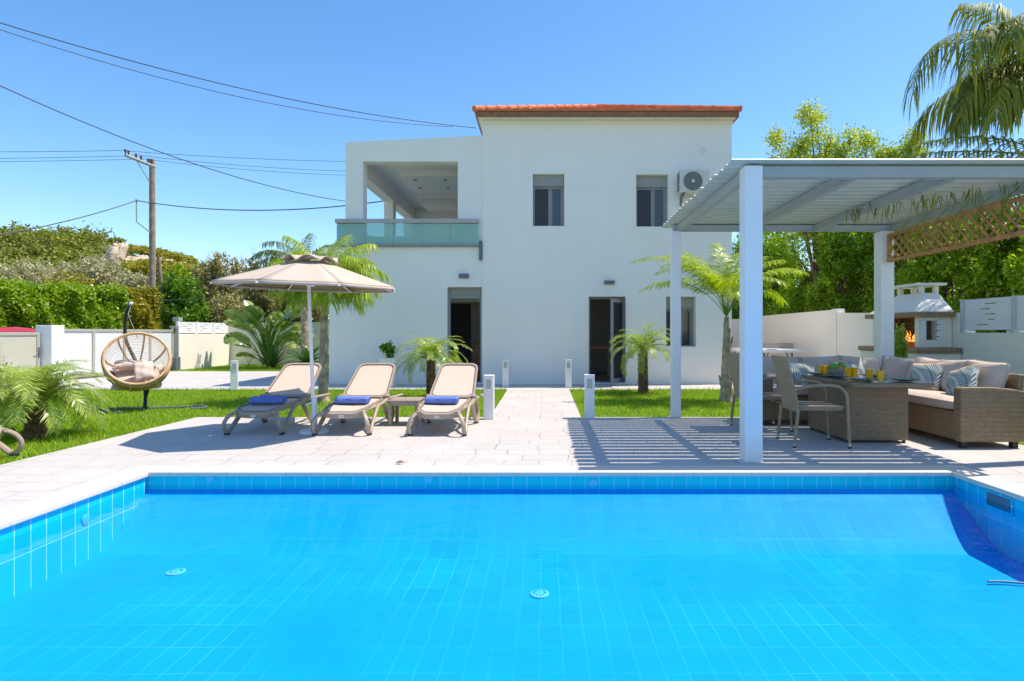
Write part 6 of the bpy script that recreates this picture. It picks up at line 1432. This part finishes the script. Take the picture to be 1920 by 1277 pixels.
# ---- hill
def hh(x, y):
    """height of the hillside at world x (array), y"""
    px = CX + F*x/y
    cr_ = 4 + np.interp(px, [-900, -300, 0, 90, 150, 230, 255, 300, 350, 400, 460, 600, 900], [400, 430, 452, 452, 458, 460, 474, 482, 488, 512, 545, 600, 624])
    ridge = EYE + (HZ - cr_)*110/F
    f_ = np.clip((y-45)/(110-45), 0, 1)
    return ridge*(f_*f_*(3-2*f_)) - .5
XS = np.linspace(-230, -8, 130); YS = np.concatenate([np.linspace(42, 112, 50), np.linspace(116, 200, 8)])
vs = []; rgz = np.random.default_rng(2)
for yy in YS:
    h_ = hh(XS*(min(yy, 110)/110), np.full_like(XS, min(yy, 110))); h_ = h_ + .5*np.sin(XS*.3+yy*.2)*np.clip((yy-45)/40, 0, 1) + .25*rgz.normal(size=len(XS))*(yy > 60)
    if yy > 110: h_ = h_ - (yy-110)*.12
    vs += [(x_, yy, float(z_)) for x_, z_ in zip(XS*(min(yy, 110)/110), h_)]
n = len(XS); m = MB(); m.add(vs, [(i*n+j, i*n+j+1, (i+1)*n+j+1, (i+1)*n+j) for i in range(len(YS)-1) for j in range(n-1)]); tag(m.build('hill', M('hill_scrub', (.13, .14, .045), .95, .4, .4, .5, 2), smooth=True), kind='structure')
P = []
for k in range(520):
    yy = rng.uniform(50, 109); px = rng.uniform(-160, 480); x_ = (px-CX)*yy/F; z_ = float(hh(np.array([x_]), yy)[0])
    py_ = HZ - (z_-EYE)*F/yy
    if 200 < px < 352 and yy > 72: continue
    if px > 345 and yy > 100: continue
    r_ = rng.uniform(1.3, 3.2)*(1 if px < 215 else .6); P.append(blob_points(260, (x_, yy, z_+r_*.45), (r_, r_, r_*.75), rng, 10, .35, .6))
P = np.concatenate(P); o = arr_mesh('hillside_woods', leaf_cards(P, .46, .6, up=.6), 4, mt['g_pine']); tag(o, 'dark green pine scrub covering the hill', 'woods', kind='stuff')
P = []
for k in range(260):
    px = rng.uniform(235, 400); Y = rng.uniform(68, 79); u_ = rng.uniform(0, 1); py = np.interp(px, [235, 290, 350, 400], [492, 488, 496, 512]) + 4 + u_*34; r_ = rng.uniform(.6, 1.3); P.append(blob_points(90, (U(px, Y), Y, V(py, Y)), (r_*1.2, r_, r_*.8), rng, 8, .4, .6))
for k in range(60):
    px = rng.uniform(240, 360); Y = rng.uniform(90, 96); py = np.interp(px, [235, 250, 300, 360], [458, 466, 474, 486]) + rng.uniform(-1, 4); r_ = rng.uniform(.7, 1.3); P.append(blob_points(90, (U(px, Y), Y, V(py, Y)), (r_*1.5, r_, r_*.6), rng, 8, .4, .6))
P = np.concatenate(P); o = arr_mesh('slope_scrub', leaf_cards(P, .36, .6, up=.6), 4, mt['g_hedge_y']); tag(o, 'yellowish scrub growing below and above the pale cliffs', 'scrub', kind='stuff')
# flat topped pines on the ridge
for k, (px, py, w_) in enumerate(((62, 437, 70), (20, 444, 60), (108, 446, 50), (150, 441, 60), (190, 446, 50), (218, 444, 50))):
    Y = 104; tree('hill_pine', U(px, Y), Y, V(py, Y), [(0, 0, V(py, Y)-1.1, w_*Y/F/2, 2.5, 1.1), (1.2, 0, V(py, Y)-1.9, w_*Y/F/2.4, 2.2, 1.0), (-1.6, 0, V(py, Y)-2.0, w_*Y/F/2.6, 2.2, 1.0)], 2600, .45, mt['g_pine'],
         ('flat topped pine standing highest on the hill ridge', 'pine on the hill ridge at the far left edge', 'small pine on the ridge right of the highest one', 'rounded pine on the ridge in the middle of the wood', 'pine on the ridge left of the cliff top', 'last pine on the ridge right above the pale cliff')[k], 'tree', 'pines along the hill ridge', trunk_r=.3, clumps=20)
# limestone cliffs: clusters of jagged blocks
def rock(lumps, Y, seed, label):
    rg_ = random.Random(seed); m = MB()
    for (px, py, rx, rz) in lumps:
        c = Vector((U(px, Y), Y + rg_.uniform(-1, 1), V(py, Y))); nx, nz = 22, 14; vs = []; ph = [rg_.uniform(0, 6) for _ in range(6)]
        for i in range(nx):
            for j in range(nz+1):
                a = 2*PI*i/nx; b = -PI/2 + PI*j/nz; k = 1 + .16*math.sin(3*a+ph[0]) + .10*math.sin(7*a+ph[1]) + .08*math.sin(5*b+ph[2]) + rg_.uniform(-.09, .09)
                cb = math.copysign(abs(math.cos(b))**.45, math.cos(b)); sb = math.copysign(abs(math.sin(b))**.7, math.sin(b)); sh = .12*sb
                vs.append(c + Vector(((math.cos(a)*cb*k + sh)*rx*Y/F, math.sin(a)*cb*k*rx*Y/F*.9 + sb*.5, sb*rz*Y/F*(1 + .1*math.sin(4*a+ph[3])))))
        m.add(vs, [(i*(nz+1)+j, ((i+1) % nx)*(nz+1)+j, ((i+1) % nx)*(nz+1)+j+1, i*(nz+1)+j+1) for i in range(nx) for j in range(nz)])
    tag(m.build('limestone_cliff', mt['rock']), label, 'cliff', 'pale limestone cliffs on the hillside')
rock([(222, 478, 13, 20), (234, 474, 8, 17), (212, 484, 9, 12), (238, 490, 10, 10), (226, 494, 14, 9)], 80, 1, 'tall pale limestone bluff left of the utility pole, below the last pine')
rock([(254, 482, 7, 5), (263, 484, 8, 6), (273, 486, 7, 4), (268, 492, 10, 4)], 84, 2, 'broken pale rock ledge just left of the utility pole')
rock([(300, 487, 8, 4), (314, 490, 9, 4), (330, 493, 8, 3)], 86, 3, 'low rocky ledge right of the utility pole on the hill slope')
# ---- grass blades
def blades(regs, excl, n_, hgt, wid, label, mat):
    P = []
    for x0_, x1_, y0_, y1_, dens in regs:
        k = int((x1_-x0_)*(y1_-y0_)*dens); p = np.stack([rng.uniform(x0_, x1_, k), rng.uniform(y0_, y1_, k)], 1)
        for a, b, c_, d in excl: p = p[~((p[:, 0] > a) & (p[:, 0] < b) & (p[:, 1] > c_) & (p[:, 1] < d))]
        P.append(p)
    P = np.concatenate(P); k = len(P); a = rng.uniform(0, 2*PI, k); h_ = hgt*rng.uniform(.5, 1.25, k); w_ = wid*rng.uniform(.6, 1.3, k); l = rng.normal(size=(k, 2))*.022
    b0 = np.stack([P[:, 0]-np.cos(a)*w_, P[:, 1]-np.sin(a)*w_, np.full(k, -.02)], 1); b1 = np.stack([P[:, 0]+np.cos(a)*w_, P[:, 1]+np.sin(a)*w_, np.full(k, -.02)], 1); t_ = np.stack([P[:, 0]+l[:, 0], P[:, 1]+l[:, 1], h_-.02], 1)
    V_ = np.stack([b0, b1, t_], 1).reshape(-1, 3)
    o = arr_mesh('grass', V_, 3, mat); tag(o, label, 'grass', kind='stuff')
EX = [(DX0-.005, DX1+.005, DY0, DY1+.005), (-.80, .52, 8, 12.7)]
blades([(-12, 6.7, 8.4, 12.59, 1500), (-9, -4.95, 4.2, 8.4, 2400), (5.1, 6.74, 4, 8.4, 1500), (-11.85, -5.1, 18.62, 22.55, 700)], EX, 0, .052, .0065, 'short bright green lawn grass', mt['grass'])
blades([(-12, 6.7, 12.50, 12.63, 1500)], EX[1:], 0, .07, .007, 'taller green grass along the edge of the house paving', mt['grass'])
